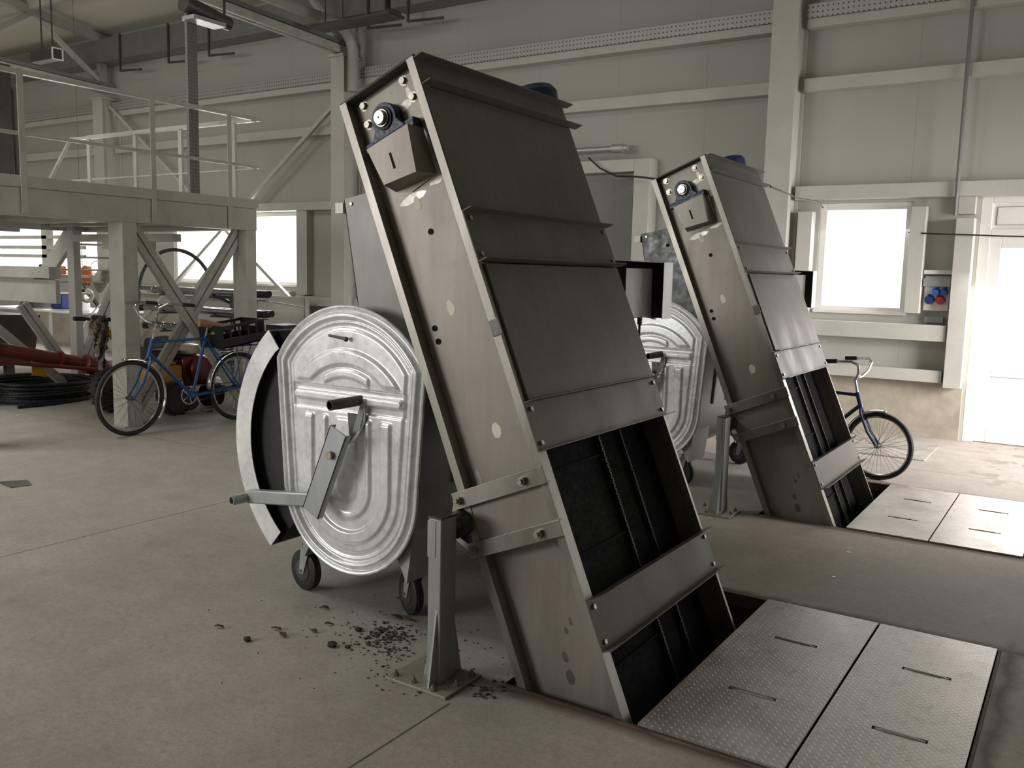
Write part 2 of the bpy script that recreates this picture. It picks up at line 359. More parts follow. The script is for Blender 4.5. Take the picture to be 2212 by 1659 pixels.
def solo(mb, name, mat, label, cat, group=None, kind=None, base=None, **kw):
    """a thing that is one mesh, its origin at its base"""
    xs = [p.x for p in mb.v]; ys = [p.y for p in mb.v]; zs = [p.z for p in mb.v]
    c = Vector(base) if base else Vector(((min(xs)+max(xs))/2, (min(ys)+max(ys))/2, min(zs)))
    mb.v = [p-c for p in mb.v]; o = mb.build(name, mat, None, **kw); o.location = c
    o['label'] = label; o['category'] = cat
    if group: o['group'] = group
    if kind: o['kind'] = kind
    return o
def struct(mb, name, mat, parent=None, **kw):
    o = mb.build(name, mat, parent, **kw)
    if not parent: o['kind'] = 'structure'
    return o
KIDS = {}
def copy_tree(o, off=None, label=None, parent=None, group=None):
    c = o.copy(); COL.objects.link(c)
    if parent: c.parent = parent
    else:
        c.location = Vector(o.location)+Vector(off)
        if label: c['label'] = label
        if group: c['group'] = group
    for ch in [x for x in COL.objects if x.parent == o]: copy_tree(ch, parent=c)
    return c

# ================================================================== SETTING
# floor with the three pits left open
PITS = [(-1.76, -.205, 2.70, 4.205), (-1.76, -.205, 5.745, 7.25)]
fl = MB()
xs = [-21, -1.76, -.205, 3.45]; ys = [-4.45, 2.70, 4.205, 5.745, 7.25, 9.95]
for i in range(3):
    for j in range(5):
        if i == 1 and j in (1, 3): continue
        fl._add([(xs[i], ys[j], 0), (xs[i+1], ys[j], 0), (xs[i+1], ys[j+1], 0), (xs[i], ys[j+1], 0)], [(0, 1, 2, 3)])
struct(fl, 'floor', 'floor', smooth=False)
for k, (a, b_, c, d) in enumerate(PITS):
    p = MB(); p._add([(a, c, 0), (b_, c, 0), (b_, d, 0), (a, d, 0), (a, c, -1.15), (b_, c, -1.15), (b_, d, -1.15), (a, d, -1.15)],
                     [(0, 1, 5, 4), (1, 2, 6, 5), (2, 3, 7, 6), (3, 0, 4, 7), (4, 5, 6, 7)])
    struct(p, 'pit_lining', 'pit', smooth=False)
    fr = MB()
    for q in ((a+.001, b_-.001, c+.001, c+.012, -.06, .001), (a+.001, b_-.001, d-.012, d-.001, -.06, .001), (b_-.012, b_-.001, c+.012, d-.012, -.06, .001)): fr.box(*q)
    struct(fr, 'trim_%d' % (k+1), simple('rusty_angle_%d' % k, (.12, .08, .055), .75, .3, .25, 14), smooth=False)

# back wall with openings
def wall_x(y0, y1, x0, x1, z0, z1, holes, mb):
    zs = sorted(set([z0, z1]+[h[2] for h in holes]+[h[3] for h in holes])); xs = sorted(set([x0, x1]+[h[0] for h in holes]+[h[1] for h in holes]))
    for i in range(len(xs)-1):
        run = None
        for j in range(len(zs)-1):
            xm = (xs[i]+xs[i+1])/2; zm = (zs[j]+zs[j+1])/2
            solid = not any(h[0] < xm < h[1] and h[2] < zm < h[3] for h in holes)
            if solid and run is None: run = zs[j]
            if run is not None and (not solid or j == len(zs)-2):
                mb.box(xs[i], xs[i+1], y0, y1, run, zs[j] if not solid else zs[j+1]); run = None
WY = 9.80
HOLES = [(-2.52, -1.60, 1.22, 2.36), (-13.35, -10.28, 1.27, 2.42), (-19.2, -15.26, 1.30, 2.42), (-1.0, .15, 0, 2.43)]
mb = MB(); wall_x(WY, WY+.12, -21, 3.5, 0, 5.62, HOLES, mb); struct(mb, 'wall_back', 'wall', smooth=False)
mb = MB(); wall_x(-4.52, -4.4, -21, 3.5, 0, 8.2, [(-8.95, -5.25, 1.3, 3.6), (-15.5, -11.3, 1.8, 3.4)], mb); struct(mb, 'wall_front', 'wall', smooth=False)
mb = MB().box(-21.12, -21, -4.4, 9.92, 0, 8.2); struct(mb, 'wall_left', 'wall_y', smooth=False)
mb = MB()
for q in ((5.5, .0), (8.9, .0)): pass
mb.box(3.4, 3.5, -4.4, 6.5, 0, 8.2).box(3.4, 3.5, 9.3, 9.92, 0, 8.2).box(3.4, 3.5, 6.5, 9.3, 2.9, 8.2)  # gap left for the added side fill lamp
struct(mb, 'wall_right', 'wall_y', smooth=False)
mb = MB(); mb.hexa([(-21, 1.4, 6.75), (6, 1.4, 6.75), (6, 9.92, 5.55), (-21, 9.92, 5.55), (-21, 1.4, 6.87), (6, 1.4, 6.87), (6, 9.92, 5.67), (-21, 9.92, 5.67)])
zc = lambda y: 5.85+(y+4.5)*.9/5.9   # front slope of the roof, with one opening added for the overhead fill lamp
for x0, x1, y0, y1 in ((-21, 6, -4.5, -1.1), (-21, 6, 1.3, 1.4), (-21, -11.5, -1.1, 1.3), (-7.7, 6, -1.1, 1.3)):
    mb.hexa([(x0, y0, zc(y0)), (x1, y0, zc(y0)), (x1, y1, zc(y1)), (x0, y1, zc(y1)), (x0, y0, zc(y0)+.12), (x1, y0, zc(y0)+.12), (x1, y1, zc(y1)+.12), (x0, y1, zc(y1)+.12)])
struct(mb, 'ceiling', 'ceil', smooth=False)
# concrete plinth along the foot of the back wall
mb = MB(); mb.box(-21, -8.2, WY-.02, WY+.01, 0, .57).box(-4.4, -1.03, WY-.02, WY+.01, 0, .57); struct(mb, 'baseboard_back', 'plinth', smooth=False)
# horizontal wall rails
n_trim = [2]
def trim(mb, mat='paint', **kw):
    n_trim[0] += 1; return struct(mb, 'trim_%d' % n_trim[0], mat, smooth=False, bevel=.004)
BAYS = [(-20.9, -15.0), (-14.75, -9.28), (-9.02, -3.0), (-2.73, 3.35)]
for a, b_ in BAYS:
    for z0, z1, dy in ((3.50, 3.63, .14), (4.13, 4.22, .16)):
        trim(MB().box(a, b_, WY-dy, WY-.001, z0, z1))
    m_ = MB().box(a, b_, WY-.18, WY-.165, 4.22, 4.36); trim(m_, 'perf_x')
trim(MB().box(-2.75, 3.35, WY-.16, WY-.001, 2.39, 2.53)); trim(MB().box(-14.75, -8.3, WY-.16, WY-.001, 2.42, 2.54)); trim(MB().box(-20.9, -15, WY-.16, WY-.001, 2.42, 2.54))
trim(MB().box(-2.75, -1.21, WY-.14, WY-.001, .57, .69)); trim(MB().box(-10.25, -8.3, WY-.14, WY-.001, 1.0, 1.14)); trim(MB().box(-14.75, -10.4, WY-.12, WY-.001, 1.05, 1.20))
trim(MB().box(-2.62, -1.20, WY-.15, WY-.001, .98, 1.14)); trim(MB().box(-10.2, -8.3, WY-.1, WY-.001, .57, .66))
trim(MB().box(-2.71, -2.56, WY-.15, WY-.001, 1.14, 2.27)); trim(MB().box(-1.60, -1.46, WY-.15, WY-.03, 1.25, 2.30)); trim(MB().box(-1.19, -1.03, WY-.17, WY-.001, .53, 2.18))
trim(MB().box(-1.19, -1.04, WY-.1, WY-.001, 2.22, 2.39)); trim(MB().box(-10.22, -10.0, WY-.14, WY-.001, 1.16, 2.42)); trim(MB().box(-15.2, -15.05, WY-.14, WY-.001, 1.1, 2.42))
# grey gate leaf with its white surround (mostly behind the near elevator)
g = MB().box(-8.0, -4.66, WY-.10, WY-.06, 0, 2.68); door = struct(g, 'door_2', 'gate', smooth=False)
fr = MB().box(-4.60, -4.40, WY-.22, WY-.001, 0, 2.90).box(-8.3, -4.60, WY-.22, WY-.001, 2.76, 2.90).box(-8.3, -8.06, WY-.22, WY-.001, 0, 2.76); fr.build('door_frame', 'paint', door, bevel=.004)
MB().cyl((-8.3, WY-.2, 3.03), (-4.7, WY-.2, 3.03), .035).cyl((-4.9, WY-.2, 3.03), (-4.75, WY-.2, 3.03), .05).build('guide_pipe', 'galv_dull', door)
# windows
def window(n, x0, x1, z0, z1, mull=()):
    t = .07; y0 = WY+.02
    m_ = MB().box(x0, x0+t, y0, y0+.06, z0, z1).box(x1-t, x1, y0, y0+.06, z0, z1).box(x0+t, x1-t, y0, y0+.06, z0, z0+t).box(x0+t, x1-t, y0, y0+.06, z1-t, z1)
    for q in mull: m_.box(q-.03, q+.03, y0, y0+.06, z0+t, z1-t)
    o = struct(m_, 'window_%d' % n, 'frame_w', smooth=False, bevel=.004)
    MB().box(x0+t, x1-t, y0+.03, y0+.034, z0+t, z1-t).build('window_pane', 'glass', o, smooth=False)
    MB().box(x0, x1, y0-.06, y0, z0-.0, z0+.03).build('window_sill', 'frame_w', o, smooth=False)
    return o
window(1, -2.52, -1.60, 1.22, 2.36); window(2, -13.35, -10.28, 1.27, 2.42, (-11.75,)); window(3, -19.2, -15.26, 1.30, 2.42, (-17.3,))
# glazed door, right edge of the picture
d1 = struct(MB().box(-1.0, -.9, WY, WY+.1, 0, 2.43).box(.05, .15, WY, WY+.1, 0, 2.43).box(-.9, .05, WY, WY+.1, 2.33, 2.43).box(-.9, .05, WY, WY+.1, 2.0, 2.08), 'door_1', 'frame_w', smooth=False, bevel=.005)
lf = MB()
for a, b_ in ((-.9, .05),):
    lf.box(a, a+.1, WY+.02, WY+.08, .01, 2.0).box(b_-.1, b_, WY+.02, WY+.08, .01, 2.0).box(a+.1, b_-.1, WY+.02, WY+.08, .01, .14).box(a+.1, b_-.1, WY+.02, WY+.08, .66, .74).box(a+.1, b_-.1, WY+.02, WY+.08, 1.90, 2.0)
lf.build('door_leaf', 'frame_w', d1, smooth=False, bevel=.004)
MB().box(-.8, -.05, WY+.045, WY+.05, .74, 1.9).build('door_pane', 'glass', d1, smooth=False)
MB().box(-.8, -.05, WY+.04, WY+.05, .14, .66).build('door_panel', 'frost', d1, smooth=False)
MB().box(-.9, .05, WY+.03, WY+.07, 2.08, 2.33).build('transom_panel', 'frame_w', d1, smooth=False)
MB().box(-.86, .0, WY+.022, WY+.03, 2.12, 2.122).box(-.86, .0, WY+.022, WY+.03, 2.29, 2.292).box(-.86, -.858, WY+.022, WY+.03, 2.12, 2.29).build('transom_groove', 'hole', d1, smooth=False)

# columns
for x0, x1, lab, t in ((-3.03, -2.76, 'tall white steel column left of the bright right-hand window', 5.7), (-9.28, -9.03, 'white steel column behind the near elevator head, capped by the roof beam', 4.50), (-15.03, -14.75, 'white steel column behind the platform railing at left', 4.40)):
    r = thing('steel_column', ((x0+x1)/2, WY-.18, 0), lab, 'column', None); r['kind'] = 'structure'
    MB().box(x0, x1, WY-.36, WY-.345, 0, t).box(x0, x1, WY-.015, WY-.001, 0, t).build('flange', 'paint', r, smooth=False)
    xc = x1-.05
    MB().box(xc, xc+.012, WY-.345, WY-.015, 0, t).build('web', 'paint', r, smooth=False)
    if t < 5: MB().box(x0-.02, x1+.02, WY-.4, WY-.001, t, t+.03).build('cap_plate', 'paint', r, smooth=False)
# ---- roof trusses: bottom chord, top chord, diagonals
for k, (x, lab) in enumerate(((-9.13, 'roof truss whose pale bottom chord runs to the column behind the near elevator'), (-14.9, 'roof truss at the far left running to the column behind the platform'), (-2.9, 'roof truss over the right-hand column'))):
    if x == -2.9: continue
    r = thing('roof_truss', (x, 9.4, 4.5), lab, 'roof truss')
    y0, y1, z0, z1 = 9.70, 0.5, 4.58, 4.93
    zz = lambda y: z0+(z1-z0)*(y0-y)/(y0-y1)
    b = MB()
    for dx in (-.075, .03): b.hexa([(x+dx, y0, zz(y0)-.05), (x+dx+.045, y0, zz(y0)-.05), (x+dx+.045, y1, zz(y1)-.05), (x+dx, y1, zz(y1)-.05), (x+dx, y0, zz(y0)+.05), (x+dx+.045, y0, zz(y0)+.05), (x+dx+.045, y1, zz(y1)+.05), (x+dx, y1, zz(y1)+.05)])
    b.build('bottom_chord', 'platform', r, smooth=False)
    MB().beam((x, y0, zz(y0)+.085), (x, y1, zz(y1)+.085), .20, .05).build('chord_cover', 'duct', r, smooth=False)
    zt = lambda y: 5.42+(9.7-y)*.141
    MB().beam((x, y0, zt(y0)), (x, y1, zt(y1)), .14, .12).build('top_chord', 'truss', r, smooth=False)
    up = True; y = 9.6
    while y > 1.5:
        yn = y-1.25
        a, c = ((x, y, zz(y)+.06), (x, yn, zt(yn)-.03)) if up else ((x, y, zt(y)-.03), (x, yn, zz(yn)+.06))
        MB().beam(a, c, .07, .07).build('web_diagonal', 'paint' if up else 'truss', r, smooth=False); y = yn; up = not up
    MB().beam((x, 9.55, 4.55), (x, 9.55, 5.4), .12, .12).build('end_post', 'truss', r, smooth=False)
for y in (8.3, 7.0, 5.7, 4.4):
    zc_ = 5.55+(9.92-y)*.1408
    trim(MB().box(-20.9, 3.3, y-.03, y+.03, zc_-.16, zc_-.005).box(-20.9, 3.3, y+.03, y+.08, zc_-.16, zc_-.15), 'platform')
# eaves purlin box along the wall
solo(MB().box(-20.9, -8.3, WY-.34, WY-.03, 5.02, 5.40), 'eaves_duct', 'duct', 'dark rectangular duct running along the top of the back wall at left', 'duct')
solo(MB().box(-8.2, -3.10, WY-.34, WY-.03, 5.02, 5.40), 'eaves_duct', 'duct', 'dark rectangular duct at the top edge above the near elevator', 'duct')
for x in (-14.2, -12.9, -11.9, -8.6, -7.9):
    h = MB().box(x, x+.03, WY-.37, WY-.345, 4.80, 5.42).beam((x+.015, WY-.36, 4.81), (x+.6, WY-.36, 4.78), .03, .03)
    solo(h, 'duct_hanger', 'dark_steel', {-14.2: 'dark L-shaped duct hanger above the far left column', -12.9: 'dark duct hanger left of the perforated channel', -11.9: 'dark duct hanger right of the perforated channel', -8.6: 'dark duct hanger just right of the roof beam end', -7.9: 'dark duct hanger above the near elevator head'}[x], 'bracket', 'duct hangers')
for k, (x, y, z, lab) in enumerate(((-13.9, 8.1, 4.76, 'small louvred heater box hung under the roof at far left'),)):
    r = thing('air_heater', (x, y, z), lab, 'heater'); MB().box(x-.5, x+.12, y-.08, y+.08, z-.08, z+.08).build('heater_body', 'dark_steel', r)
    MB().box(x+.12, x+.14, y-.09, y-.075, z-.09, z+.09).box(x+.12, x+.14, y+.075, y+.09, z-.09, z+.09).box(x+.12, x+.14, y-.075, y+.075, z-.09, z-.075).box(x+.12, x+.14, y-.075, y+.075, z+.075, z+.09).build('outlet_frame', 'white', r); MB().cyl((x-.3, y, z+.08), (x-.3, y, 5.75), .012, 8).cyl((x, y, z+.08), (x, y, 5.75), .012, 8).build('hanger_rod', 'dark_steel', r)
# downpipe with elbow beside the roof beam
pts = [(-8.86, 3.0, 5.02), (-8.86, 9.1, 4.83)]+[(-8.86, 9.1+.35*math.sin(a), 4.83-.35+.35*math.cos(a)) for a in [PI/2*i/8 for i in range(1, 9)]]+[(-8.86, 9.45, 4.0)]
solo(MB().tube(pts, .075, 14), 'rain_pipe', 'truss', 'dark pipe following the roof beam and elbowing down behind the near elevator', 'pipe', base=(-8.86, 9.45, 4.0))
# high bay lamp
r = thing('ceiling_lamp', (-8.0, 6.35, 4.05), 'grey industrial lamp under the roof beside the hanging perforated channel', 'lamp')
MB().cyl((-8, 6.05, 4.2), (-8, 6.62, 4.12), .09, 16, .07).build('lamp_housing', 'dark_steel', r); MB().box(-8.09, -7.9, 6.1, 6.5, 4.05, 4.09).build('lamp_diffuser', 'tube_glass', r)
MB().box(-8.01, -7.99, 6.55, 6.57, 4.15, 5.9).build('lamp_rod', 'dark_steel', r)
# cable tray under the roof, right of the truss
r = thing('cable_tray', (-8.1, 8.6, 4.95), 'dark cable tray hung on rods above the near elevator head', 'cable tray')
MB().box(-8.75, -7.4, 8.5, 8.8, 4.62, 4.65).build('tray', 'dark_steel', r, smooth=False)
for x in (-8.6, -8.3, -7.6): MB().cyl((x, 8.65, 4.65), (x, 8.65, 5.7), .012, 8).build('hanger_rod', 'dark_steel', r)

# thin cable conduit up the wall above the door
solo(MB().cyl((-1.20, WY-.19, 2.2), (-1.20, WY-.19, 5.5), .018, 8), 'wall_conduit', 'duct', 'thin vertical conduit crossing the wall rails above the glazed door', 'conduit')
# socket panel
r = thing('socket_panel', (-1.30, WY-.03, 1.12), 'wall socket panel between the right window and the glazed door', 'socket panel')
MB().box(-1.44, -1.21, WY-.05, WY-.001, 1.28, 1.62).build('back_board', 'frame_w', r, bevel=.004)
MB().box(-1.45, -1.20, WY-.10, WY-.05, 1.52, 1.60).build('breaker_cover', 'galv_dull', r, bevel=.004); MB().box(-1.45, -1.20, WY-.09, WY-.001, 1.64, 1.68).build('top_channel', 'frame_w', r)
for x, z, m_, q in ((-1.33, 1.47, 'blue_sock', .033), (-1.255, 1.47, 'blue_sock', .033), (-1.385, 1.39, 'navy_sock', .042), (-1.285, 1.39, 'red_sock', .042)):
    lab = {'blue_sock': 'small light blue socket', 'navy_sock': 'navy blue round socket', 'red_sock': 'red round socket'}[m_]
    s_ = MB().lathe((x, WY-.05, z), (0, -1, -.2), [(q*1.1, 0), (q*1.1, .012), (q, .015), (q*.9, .05), (q*.5, .055)], 18).build('socket', m_, r, label=lab)
    MB().beam((x, WY-.09, z+q+.008), (x, WY-.05, z+q+.008), .02, .012).build('hinge', m_, s_)
MB().box(-1.42, -1.25, WY-.04, WY-.001, 1.16, 1.22).build('cable_outlet', 'galv_dull', r)

# ================================================================== ELEVATORS (inclined belt conveyors)
UX, UZ, NX, NZ = -.3844, .9232, .9232, .3844
def cv(s, n, y): return Vector((-1.262+UX*s+NX*n, y, UZ*s+NZ*n))
def cbox(mb, s0, s1, n0, n1, y0, y1):
    return mb.hexa([cv(s0, n0, y0), cv(s0, n1, y0), cv(s0, n1, y1), cv(s0, n0, y1), cv(s1, n0, y0), cv(s1, n1, y0), cv(s1, n1, y1), cv(s1, n0, y1)])
Y0, Y1 = 2.715, 3.852
WB = .055
def make_elevator():
    r = thing('inclined_elevator', (-1.45, 3.28, 0), 'nearest leaning steel belt elevator in front of the galvanised bin with raised ribs', 'conveyor')
    SB, ST = -.85, 2.558
    # near side frame
    m = MB(); cbox(m, SB, ST, -.372, -.003, Y0+WB, Y0+WB+.004); m.build('side_plate', 'plate', r, smooth=False)
    m = MB(); cbox(m, SB, ST, -.034, 0, Y0, Y0+.004); cbox(m, SB, ST, -.004, 0, Y0+.004, Y0+WB); m.build('front_flange', 'frame', r, smooth=False)
    m = MB(); cbox(m, SB, ST, -.376, -.372, Y0, Y0+WB); cbox(m, SB, ST, -.408, -.376, Y0, Y0+.004); m.build('rear_flange', 'frame', r, smooth=False)
    m = MB(); cbox(m, ST-.004, ST, -.372, -.034, Y0+.001, Y0+WB); cbox(m, ST, ST+.004, -.40, .004, Y0-.002, Y1+.004); m.build('top_plate', 'front', r, smooth=False)
    # far side frame
    m = MB(); cbox(m, SB, ST, -.40, -.001, Y1-.006, Y1); cbox(m, SB, ST, -.034, .0, Y1-.02, Y1-.006); m.build('side_plate', 'frame', r, smooth=False)
    m = MB(); cbox(m, SB, ST-.01, -.369, -.365, Y0+WB+.004, Y1-.006); m.build('back_panel', 'front', r, smooth=False)
    # covers on the front
    m = MB(); cbox(m, 2.44, 2.556, -.002, .002, Y0+.004, Y1-.02); cbox(m, 2.548, 2.552, .002, .042, Y0+.002, Y1+.03); cbox(m, 2.44, 2.444, .002, .045, Y0+.002, Y1+.05); m.build('head_strip', 'front', r, smooth=False)
    m = MB(); cbox(m, 1.93, 2.436, -.002, .002, Y0+.006, Y1-.006); m.build('upper_cover', 'front', r, smooth=False)
    m = MB(); cbox(m, 1.178, 1.716, .0, .012, Y0+.028, Y1-.012); m.build('middle_cover', 'front', r, smooth=False, bevel=.003)
    for s0, s1 in ((1.722, 1.926), (.985, 1.175), (.243, .431)):
        m = MB(); cbox(m, s0, s1, .002, .006, Y0-.002, Y1+.004); cbox(m, s1-.004, s1, .006, .046, Y0-.002, Y1+.028); cbox(m, s0, s0+.004, .006, .046, Y0-.002, Y1+.028)
        c = m.build('cross_plate', 'front', r, smooth=False)
        for s_ in (s0+.03, s1-.03):
            for yy in (Y0+.03, Y1-.03): MB().cyl(cv(s_, .006, yy), cv(s_, .014, yy), .010, 6).build('bolt', 'bolt', c)
    # belt, chains and slats in the openings
    m = MB(); cbox(m, SB, 1.2, -.13, -.12, Y0+WB+.01, Y1-.012); m.build('belt', 'belt', r, smooth=False)
    for yy in (3.36, 3.56):
        m = MB(); s_ = -.6
        while s_ < .98:
            cbox(m, s_, s_+.018, -.12, -.098, yy-.006, yy-.002); cbox(m, s_+.012, s_+.03, -.12, -.098, yy+.002, yy+.006); s_ += .024
        m.build('chain', 'dark_steel', r, smooth=False)
        m = MB(); cbox(m, -.6, 1.0, -.12, -.112, yy+.03, yy+.045); m.build('guide_strip', 'belt', r, smooth=False)
    for s_ in (-.3, .12, .56, .9):
        m = MB(); cbox(m, s_, s_+.008, -.12, -.105, Y0+WB+.03, 3.33); m.build('belt_slat', 'belt', r, smooth=False)
    # take-up plate seam, bolts and bearing on the near side
    yw = Y0+WB
    m = MB(); cbox(m, 2.335, 2.534, -.36, -.04, yw-.006, yw-.0005); m.build('bearing_plate', 'plate', r, smooth=False, bevel=.001)
    for s_, n in ((2.549-.03, -.106), (2.553-.03, -.325), (2.44, -.085), (2.445, -.331)):
        MB().cyl(cv(s_, n, yw-.003), cv(s_, n, yw-.02), .0145, 6).cyl(cv(s_, n, yw-.003), cv(s_, n, yw-.007), .021, 16).build('hex_bolt', 'bolt', r)
    b = MB(); cbox(b, 2.318, 2.340, -.345, -.085, yw-.055, yw-.006)
    for i, n in enumerate((-.32, -.11)): cbox(b, 2.340, 2.354, n-.024, n+.024, yw-.048, yw-.008)
    pr = [(.355, 0), (.27, .012)]
    hp = []
    for i in range(25):
        a = -PI*.12+PI*1.24*i/24; hp.append(cv(2.407+.062*math.sin(a), -.216-.062*math.cos(a), yw-.058))
    hp = [cv(2.338, -.306, yw-.05)]+hp+[cv(2.338, -.126, yw-.05)]
    b.prism([Vector((p.x, yw-.055, p.z)) for p in hp], (0, .048, 0)); bh = b.build('bearing_housing', 'blue_cast', r, bevel=.003)
    MB().pipe(cv(2.407, -.216, yw-.062), cv(2.407, -.216, yw-.02), .045, .010, 28).build('bearing_ring', 'rubber', bh)
    MB().cyl(cv(2.407, -.216, yw-.02), cv(2.407, -.216, yw-.085), .027, 28).build('shaft', 'shaft', bh, bevel=.002)
    MB().cyl(cv(2.407, -.216, yw-.08), cv(2.407, -.216, yw-.0852), .004, 12).build('shaft_center', 'hole', bh)
    MB().pipe(cv(2.407, -.216, yw-.07), cv(2.407, -.216, yw-.03), .034, .005, 28).build('lock_collar', 'bolt', bh)
    # folded guard box under the bearing
    ya, yb = yw-.10, yw-.006
    A = [cv(2.312, -.305, ya), cv(2.312, -.085, ya), cv(2.130, -.112, ya), cv(2.150, -.276, ya)]; t = cv(2.09, -.275, yw-.012); q = cv(2.085, -.095, yw-.012)
    A2 = [cv(2.312, -.305, yb), cv(2.312, -.085, yb)]
    g = MB()
    e1, e2 = cv(2.140, -.300, yw-.006), cv(2.122, -.088, yw-.006)
    mid = cv(2.108, -.225, yw-.006)
    g._add(A+A2+[e1, e2, mid], [(0, 1, 2, 3), (1, 5, 7, 2), (0, 3, 6, 4), (3, 2, 7, 8, 6)])
    go = g.build('bearing_guard', 'plate', r, smooth=False)
    sl = MB(); cbox(sl, 2.185, 2.25, -.208, -.197, ya-.001, ya+.001); sl.build('guard_slot', 'hole', go, smooth=False)
    # tape marks, holes, clip
    for s_, n, a, b_ in ((2.056, -.222, .032, .019), (1.622, -.218, .034, .021), (1.114, -.185, .033, .024)):
        m = MB(); pts = [cv(s_+a*math.sin(t)*random.uniform(.85, 1.1), n+b_*math.cos(t)*random.uniform(.85, 1.1), yw-.001) for t in [2*PI*i/7+.4 for i in range(7)]]
        m.prism(pts, (0, .0009, 0)); m.build('tape_patch', 'tape', r, smooth=False, label='pale masking patch')
    for s_, n in ((1.574, -.321), (1.52, -.323), (1.93, -.20)):
        MB().pipe(cv(s_, n, yw-.004), cv(s_, n, yw-.0005), .012, .004, 16).cyl(cv(s_, n, yw-.0015), cv(s_, n, yw-.0005), .008, 14).build('drilled_hole', 'hole', r)
    for s_, n, a, b_ in ((2.085, -.235, .018, .075), (2.10, -.10, .014, .045), (2.43, -.135, .022, .05), (2.47, -.10, .03, .014), (.955, -.335, .05, .016)):
        m = MB(); m.prism([cv(s_+a*math.sin(t)*random.uniform(.6, 1.1), n+b_*math.cos(t)*random.uniform(.7, 1.1), yw-.0005 if s_ < 2.3 else yw-.0065) for t in [2*PI*i/14 for i in range(14)]], (0, .0003, 0)); m.build('ground_mark', 'polished', r, smooth=False, label='bright ground patch')
    for s_, n, a, b_ in ((.16, -.20, .030, .017), (.235, -.195, .022, .012), (.33, -.155, .014, .008), (.36, -.125, .016, .006)):
        m = MB(); m.prism([cv(s_+a*math.sin(t)*random.uniform(.9, 1.1), n+b_*math.cos(t)*random.uniform(.9, 1.1), yw-.0004) for t in [2*PI*i/16 for i in range(16)]], (0, .0003, 0)); m.build('water_stain', 'stain', r, smooth=False, label='dull dark water stain')
    m = MB(); cbox(m, 1.44, 1.50, -.03, .012, Y0-.006, Y0-.0005); m.build('edge_clip', 'dark_steel', r, smooth=False)
    # saddle bracket with pivot
    br = MB(); cbox(br, .735, .885, -.40, -.035, Y0+.004, Y0+.010); bk = br.build('saddle_plate', 'plate', r, smooth=False)
    for s0, s1 in ((.872, .938), (.676, .736)):
        m = MB(); cbox(m, s0, s1, -.425, .012, Y0-.022, Y0-.016); cbox(m, (s0 if s0 > .8 else s1-.006), (s0+.006 if s0 > .8 else s1), -.425, .012, Y0-.016, Y0+.004)
        m2 = m.build('saddle_rail', 'frame', r, smooth=False, bevel=.0015)
        for n in (-.395, -.085): MB().cyl(cv((s0+s1)/2, n, Y0-.022), cv((s0+s1)/2, n, Y0-.040), .017, 6).cyl(cv((s0+s1)/2, n, Y0-.040), cv((s0+s1)/2, n, Y0-.052), .010, 12).build('hex_bolt', 'bolt', m2)
    gp = [cv(.925, -.41, Y0-.02), cv(.80, -.50, Y0-.02), cv(.69, -.41, Y0-.02), cv(.71, -.395, Y0-.02), cv(.80, -.475, Y0-.02), cv(.905, -.395, Y0-.02)]
    MB().prism(gp, (0, .08, 0)).build('saddle_bend', 'frame', r, smooth=False)
    MB().cyl(cv(.82, -.43, Y0-.06), cv(.82, -.43, Y0+.03), .052, 24).cyl(cv(.80, -.44, Y0-.10), cv(.80, -.44, Y0-.05), .028, 20).build('pivot_shaft', 'dark_steel', r)
    # motor at the far side of the head
    c = Vector((-2.50, 4.13, 2.10)); ax = Vector((UX*.5, 0, .95)).normalized()
    mo = MB().lathe(c, ax, [(.09, 0), (.115, .02), (.115, .28), (.122, .285), (.122, .40), (.10, .43), (.06, .44)], 26).build('gear_motor', 'blue_cast', r)
    fm = MB()
    for i in range(20):
        a = 2*PI*i/20; d = Vector((math.cos(a), math.sin(a), 0)); d = (d-ax*d.dot(ax)).normalized()
        fm.beam(c+ax*.04+d*.118, c+ax*.27+d*.118, .004, .014, tuple(d))
    fm.build('cooling_fins', 'blue_cast', mo, smooth=False)
    MB().box(-2.60, -2.38, 3.856, 4.25, 2.02, 2.10).build('motor_foot', 'front', r)
    # switch box hood on the far side
    ho = MB(); x0, x1, ya, yb, z0, z1 = -2.12, -1.95, 3.86, 4.585, 1.325, 1.625
    ho.box(x0, x0+.004, ya, yb, z0, z1).box(x0+.004, x1, ya, yb, z1, z1+.004).box(x0+.004, x1, yb-.004, yb, z0, z1)
    hb = ho.build('switch_hood', 'front', r, smooth=False); MB().box(x1, x1+.004, yb-.115, yb+.004, z0, z1+.004).build('hood_lip', 'galv_dull', hb, smooth=False)
    MB().box(x0+.004, x1-.05, 4.12, 4.45, z0+.01, z1-.03).build('switch_box', 'front', hb, bevel=.004)
    for i, yy in enumerate((4.19, 4.27, 4.37)):
        MB().cyl((-2.03, yy, z0-.03), (-2.03, yy, z0+.01), .014, 10).build('cable_gland', 'dark_steel', hb)
        MB().tube([(-2.03, yy, z0-.02), (-2.03, yy, z0-.09), (-2.05, yy-.01*i, z0-.15), (-2.12, yy-.05, z0-.22), (-2.15, yy-.25, z0-.28)], .007, 8).build('hanging_cable', 'rubber', hb)
    # discharge chute behind the head, dropping into the bin
    return r
elev = make_elevator()
